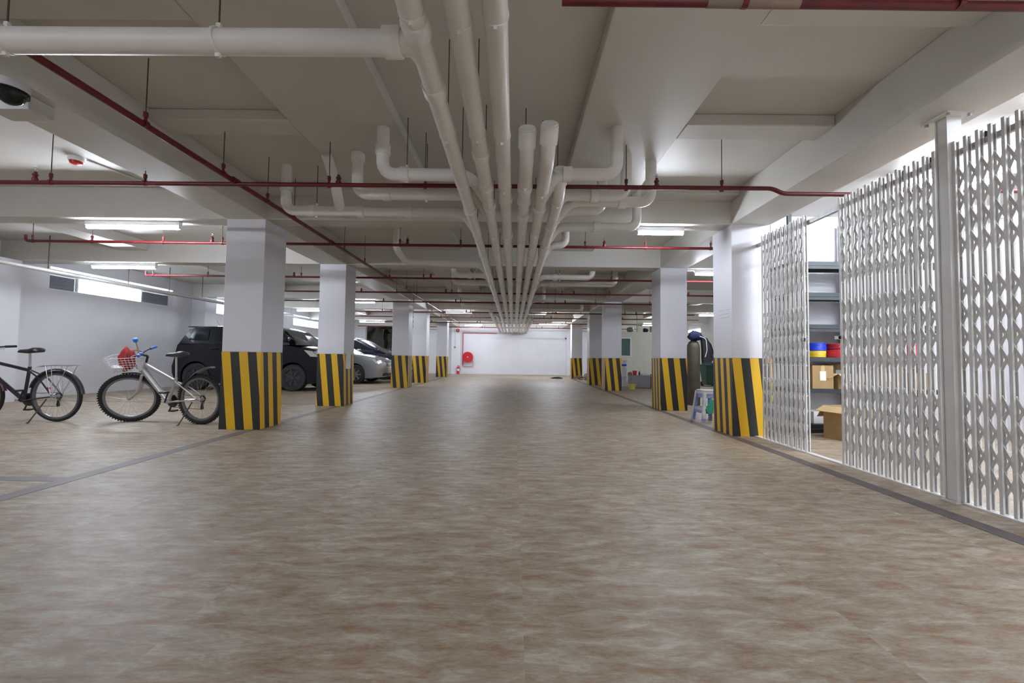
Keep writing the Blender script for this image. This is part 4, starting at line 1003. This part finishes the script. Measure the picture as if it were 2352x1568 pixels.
# ---------------------------------------------------------------- right side clutter
SB = mat('lilac blue stool plastic', (.26, .30, .62), .5, noise=.25, nscale=12)
def stool(x, y, z, rz, label, m, parent=None):
    t = thing('plastic_stool', label, 'stool', (x, y, z), (0, 0, rz))
    H, a, b = .44, .105, .15
    s_ = MB().box((-a - .01, -a - .01, H - .02), (a + .01, a + .01, H)); s_.build('seat', m, t, bevel=.012)
    for sx in (-1, 1):
        for sy in (-1, 1):
            p0 = Vector((sx * b, sy * b, 0)); p1 = Vector((sx * a, sy * a, H - .02)); q = .022
            vs = [p0 + Vector(d) * q for d in ((-1, -1, 0), (1, -1, 0), (1, 1, 0), (-1, 1, 0))] + [p1 + Vector(d) * q for d in ((-1, -1, 0), (1, -1, 0), (1, 1, 0), (-1, 1, 0))]
            MB().add(vs, [(0, 1, 2, 3), (7, 6, 5, 4), (0, 4, 5, 1), (1, 5, 6, 2), (2, 6, 7, 3), (3, 7, 4, 0)]).build('leg', m, t, smooth=False)
    for k in range(4):
        MB().box((-a - .01, -a - .012, H - .08), (a + .01, -a - .002, H - .02), RZ(k * PI / 2)).build('apron', m, t, smooth=False)
        MB().box((-.14, -.146, .12), (.14, -.136, .165), RZ(k * PI / 2)).build('stretcher', m, t, smooth=False)
    return t
stool(3.09, 6.72, 0, .12, 'lilac blue plastic stool beside the nearest right column, lower of the stacked pair', SB)
stool(3.09, 6.72, .045, .12, 'pale plastic stool nested on the lilac one', mat('dirty white stool plastic', (.55, .54, .52), .55, noise=.3, nscale=9))
gc = tag(MB().box((-.13, -.012, 0), (.13, 0, .15), RY(.5)).box((-.1, -.03, .0), (.12, -.012, .1), RY(-.6)).build('dustpan', mat('green plastic', (.02, .28, .17), .45), bevel=.005), 'green dustpan leaning in front of the stools', 'dustpan'); gc.location = (3.12, 6.565, .165)
gcy = thing('gas_cylinder', 'tall brown gas cylinder standing behind second right column', 'gas cylinder', (3.83, 8.95, 0))
CYLM = mat('dull brown cylinder paint', (.085, .068, .048), .6, noise=.35, nscale=5)
MB().lathe([(.125, 0), (.13, .03), (.13, 1.20), (.12, 1.28), (.09, 1.34), (.045, 1.37), (.045, 1.40)], 28).build('body', CYLM, gcy)
MB().lathe([(.03, 1.40), (.03, 1.45), (.015, 1.46), (.015, 1.5)], 12).build('valve', ROD, gcy)
blob('blue_cap', (3.85, 8.93, 1.46), (.13, .13, .11), mat('navy cloth', (.012, .02, .07), .9), 'navy blue cloth draped over gas cylinder top', 'cloth', 4)
sk = thing('hanging_bag', 'black shoulder bag with white trim hanging from gas cylinder', 'bag', (4.03, 8.86, 1.36))
MB().loft([[Vector((x0 + dx * w_, dy * .05, z)) for dx, dy in ((-1, -1), (1, -1), (1.1, 0), (1, 1), (-1, 1), (-1.1, 0))] for x0, z, w_ in ((-.02, .06, .05), (.02, -.05, .08), (.05, -.2, .10), (.06, -.36, .11), (.04, -.46, .08))]).build('bag_body', CLOTH, sk)
MB().tube(arc([(-.12, -.03, .1), (.0, -.07, .05), (.02, -.07, -.2), (-.02, -.07, -.34)], .06), .008, 6).build('white_strap', PAPER, sk)
MB().tube(arc([(-.1, -.02, .14), (.10, -.06, -.05), (.2, -.06, -.38), (.14, -.06, -.42), (.1, -.06, -.2)], .06), .009, 6).build('black_strap', CLOTH, sk)
bn = thing('wheelie_bin', 'dark green rubbish bin with black liner behind the gas cylinder', 'bin', (7.3, 15.6, 0))
MB().loft([[Vector((sx * w_, sy * w_ * .9, z)) for sx, sy in ((-1, -1), (1, -1), (1, 1), (-1, 1))] for z, w_ in ((.05, .22), (.78, .30))]).build('bin_body', GREENB, bn, bevel=.02)
MB().box((-.33, -.3, .76), (.33, .3, .80)).build('rim', GREENB, bn, bevel=.01)
for s in (-1, 1): MB().lathe([(.08, -.03), (.08, .03)], 14, T((s * .2, .24, .08)) @ RY(PI / 2)).build('wheel', BLACK, bn)
blob('bin_liner', (7.3, 15.6, .84), (.31, .28, .07), mat('grey black liner', (.12, .12, .13), .3), 'crumpled grey black bag bulging from green bin', 'bag', 8, amp=.3)
gb = thing('storage_bin', 'grey lidless crate holding tools by third right column', 'crate', (4.3, 14.4, 0))
MB().box((-.33, -.2, 0), (.33, .2, .40)).build('crate_body', GREYB, gb, bevel=.01); MB().box((-.345, -.215, .38), (.345, .215, .415)).build('crate_rim', GREYB, gb, bevel=.005)
carton(4.86, 14.5, 0, .42, .4, .36, 0, 'dark brown box on the floor right of grey crate', m=mat('damp dark cardboard', (.11, .07, .045), .9))
def bucket(x, y, z, r, h, m, label, name='bucket', bail=True):
    t = thing(name, label, 'bucket', (x, y, z))
    MB().lathe([(r * .8, 0), (r, h), (r * 1.06, h), (r * 1.06, h * .93), (r, h * .92)], 22, cap=False).lathe([(.001, .005), (r * .8, .005)], 22, cap=False).lathe([(r * .77, .01), (r * .97, h)], 22, cap=False).build('bucket_wall', m, t)
    if bail: MB().tube([(math.cos(a) * r * 1.07, -math.sin(a) * r * .55, h * .9 - math.sin(a) * r * .7) for a in [PI * k / 10 for k in range(11)]], .004, 5).build('bail', STEEL, t)
    return t
WB_ = mat('white pail plastic', (.6, .62, .66), .5)
bucket(3.88, 15.0, 0, .16, .36, WB_, 'bottom white bucket of the stack beside third right column')
bucket(3.88, 15.0, .32, .16, .30, WB_, 'middle white bucket of the stack beside third right column')
tb = bucket(3.88, 15.0, .58, .16, .34, WB_, 'top white bucket with blue band of the stack beside third right column')
MB().lathe([(.148, .13), (.1545, .20)], 22, cap=False).build('blue_band', BLUEC, tb)
bucket(3.78, 13.4, 0, .11, .17, mat('yellow bucket plastic', (.62, .55, .12), .5), 'small pale yellow bucket on the floor before grey crate')
bucket(4.14, 14.36, .416, .075, .15, REDX, 'small red tin on the grey crate', 'red_tin')
bs = tag(MB().lathe([(.1, 0), (.17, .08), (.18, .085), (.165, .085), (.095, .01)], 22, cap=False).lathe([(.001, .004), (.1, .004)], 22, cap=False).build('basin', BPLAST), 'black plastic basin on the dark brown box', 'basin'); bs.location = (4.86, 14.45, .362)
bt = thing('spray_bottle', 'small dark bottle beside the red tin', 'bottle', (4.30, 14.36, .416)); MB().lathe([(.03, 0), (.032, .01), (.032, .09), (.012, .12), (.012, .15)], 12).build('bottle_body', mat('navy plastic', (.03, .04, .09), .4), bt); MB().lathe([(.016, .15), (.016, .17)], 10).build('bottle_cap', PAPER, bt)
blob('rag', (4.48, 14.38, .44), (.10, .12, .04), PAPER, 'crumpled pale rag on the right of the grey crate', 'cloth', 11)
blob('brown_rag', (3.98, 14.36, .46), (.07, .08, .06), mat('brown cloth', (.3, .2, .12), .9), 'brown crumpled rag on the left end of grey crate', 'cloth', 12)
tag(MB().tube([(4.0, 14.1, .006), (4.4, 13.9, .006), (5.1, 13.7, .006), (5.4, 13.9, .006)], .006, 6).build('cable', BLACK), 'thin black cable lying on the floor before the crate', 'cable')
# on top of the partition
hb_ = tag(MB().lathe([(.02, .0), (.12, .02), (.16, .1), (.14, .18), (.05, .22), (.001, .225)], 20).build('green_pot', mat('olive green enamel', (.13, .18, .10), .5)), 'round olive pot on top of the cream partition', 'pot'); hb_.location = (5.28, 19.07, 2.2)
blob('dark_bundle', (5.98, 19.07, 2.28), (.14, .07, .1), CLOTH, 'dark cloth bundle on top of the cream partition', 'bundle', 9, amp=.15, flat=-.08)
carton(6.35, 19.07, 2.2, .3, .14, .26, 0, 'brown box on top of the cream partition')
# rubble at the foot of the farthest right column
BRK = mat('broken brick', (.30, .16, .11), .9, noise=.3)
sack = blob('brown_sack', (3.42, 19.3, .13), (.2, .17, .16), mat('terracotta sack', (.30, .17, .13), .85), 'slumped terracotta sack before farthest right column', 'sack', 21, amp=.12, flat=-.13)
blob('olive_bag', (3.02, 19.45, .08), (.22, .14, .10), mat('olive cloth', (.16, .13, .06), .9), 'low olive bag left of the terracotta sack', 'sack', 22, amp=.18, flat=-.08)
for i in range(7):
    o = tag(MB().box((-.1, -.05, 0), (.1, .05, .06)).build('rubble_piece', BRK if i % 2 else mat('pale rubble', (.5, .47, .42), .9), smooth=False, bevel=.008), 'loose piece of rubble at the foot of farthest right column', 'rubble', 'rubble pieces by the farthest right column')
    o.location = (2.85 + i * .14 + random.uniform(-.03, .03), 18.95 + random.uniform(-.12, .05), 0); o.rotation_euler = (0, 0, random.uniform(0, 3))
pk_ = tag(MB().box((-.35, -.02, 0), (.35, .02, .015), RZ(.5)).build('plank', mat('pale plank', (.55, .5, .42), .8), smooth=False), 'short pale plank lying right of the sack', 'plank'); pk_.location = (3.75, 18.6, 0)
blob('dark_rag', (2.05, 19.9, .02), (.26, .16, .06), CLOTH, 'dark rag lying flat on the far aisle floor', 'cloth', 31, amp=.2, flat=-.02)

# ---------------------------------------------------------------- scaffold and worker in the opening
SCF = mat('scaffold steel', (.2, .2, .19), .5, .5)
sf = thing('scaffold', 'thin steel scaffold frame in the dim opening beside the worker', 'scaffold', (-8.35, 26.95, 1.29))
for x in (-.35, .0): MB().tube([(x, .6, 0), (x, .6, 1.7)], .02, 8).build('upright', SCF, sf)
for a, b in (((-.35, .5, 1.6), (.95, .5, .9)), ((-.35, .55, .6), (.6, .55, 1.6))): MB().tube([a, b], .015, 8).build('brace', SCF, sf)
MB().box((-.5, .45, 1.52), (1.6, .9, 1.56)).build('platform_board', mat('old board', (.12, .1, .07), .9), sf, smooth=False)
SKIN = mat('brown skin', (.25, .13, .08), .6); SHIRT = mat('dark plum shirt', (.035, .02, .04), .85); TROU = mat('dark trousers', (.03, .028, .032), .85); HAIR = mat('black hair', (.008, .008, .008), .6)
def person():
    V = []; Rr = []; Ed = []
    def j(p, r, par=None):
        V.append(p); Rr.append(r)
        if par is not None: Ed.append((par, len(V) - 1))
        return len(V) - 1
    pel = j((0, 0, .92), .13); wa = j((.0, 0, 1.08), .115, pel); ch_ = j((.02, 0, 1.28), .135, wa); nb = j((.03, 0, 1.42), .075, ch_); nk = j((.05, 0, 1.49), .052, nb)
    h1 = j((.07, 0, 1.56), .078, nk); h2 = j((.075, 0, 1.63), .092, h1); h3 = j((.07, 0, 1.69), .07, h2)
    for s in (-1, 1):
        hp = j((.0, s * .09, .86), .095, pel); kn = j((.04 + (.05 if s > 0 else 0), s * .10, .48), .062, hp); an = j((-.03, s * .11, .09), .042, kn); to = j((.12, s * .12, .04), .035, an)
        sh = j((.03, s * .19, 1.36), .062, ch_)
        el = j((.12, s * .24, 1.10 if s < 0 else 1.16), .043, sh); wr_ = j((.36, s * .18, 1.02 if s < 0 else 1.22), .030, el); pm = j((.42, s * .17, 1.01 if s < 0 else 1.235), .032, wr_)
        for q in range(4):
            f1 = j((.46, s * .17 + (q - 1.5) * .018, 1.0 if s < 0 else 1.235), .010, pm); j((.49, s * .17 + (q - 1.5) * .018, .975 if s < 0 else 1.21), .008, f1)
        j((.43, s * .13, 1.03 if s < 0 else 1.26), .010, pm)
    me = bpy.data.meshes.new('person'); me.from_pydata(V, Ed, []); o = bpy.data.objects.new('person', me); COL.objects.link(o)
    sk = o.modifiers.new('skin', 'SKIN'); sk.use_smooth_shade = True
    for i, r in enumerate(Rr): me.skin_vertices[0].data[i].radius = (r * 1.15, r * 1.15) if r > .03 else (r, r)
    me.skin_vertices[0].data[0].use_root = True
    sb = o.modifiers.new('sub', 'SUBSURF'); sb.levels = 1; sb.render_levels = 1
    bpy.context.view_layer.update()
    dg = bpy.context.evaluated_depsgraph_get(); m2 = bpy.data.meshes.new_from_object(o.evaluated_get(dg))
    o.modifiers.clear(); o.data = m2; m2.name = 'person'
    for m in (SKIN, SHIRT, TROU): m2.materials.append(m)
    for p in m2.polygons:
        c = p.center; p.material_index = 0
        if c.z < .95: p.material_index = 2
        elif c.z < 1.44 and c.x < .2: p.material_index = 1
        p.use_smooth = True
    return o
pe = person(); tag(pe, 'person in dark shirt and trousers working in the dim opening, seen from the side', 'person'); pe.location = (-8.33, 27.0, 1.29)
hair = MB().lathe([(.098, -.02), (.102, .03), (.085, .075), (.04, .1), (.002, .105)], 16, T((.062, 0, 1.65)) @ Matrix.Rotation(-.25, 4, 'Y')).build('hair', HAIR, pe)
MB().lathe([(.012, 0), (.008, .03)], 8, T((.145, 0, 1.60)) @ RY(PI / 2)).build('nose', SKIN, pe)
for s in (-1, 1):
    MB().lathe([(.022, -.006), (.018, .006)], 10, T((.06, s * .088, 1.61)) @ RX(PI / 2)).build('ear', SKIN, pe)
    MB().lathe([(.010, -.004), (.008, .004)], 8, T((.152, s * .034, 1.635)) @ RY(PI / 2)).build('eye', HAIR, pe)
    MB().box((-.1, -.045, 0), (.17, .045, .07), T((0, s * .115, 0))).build('shoe', BPLAST, pe, bevel=.02)
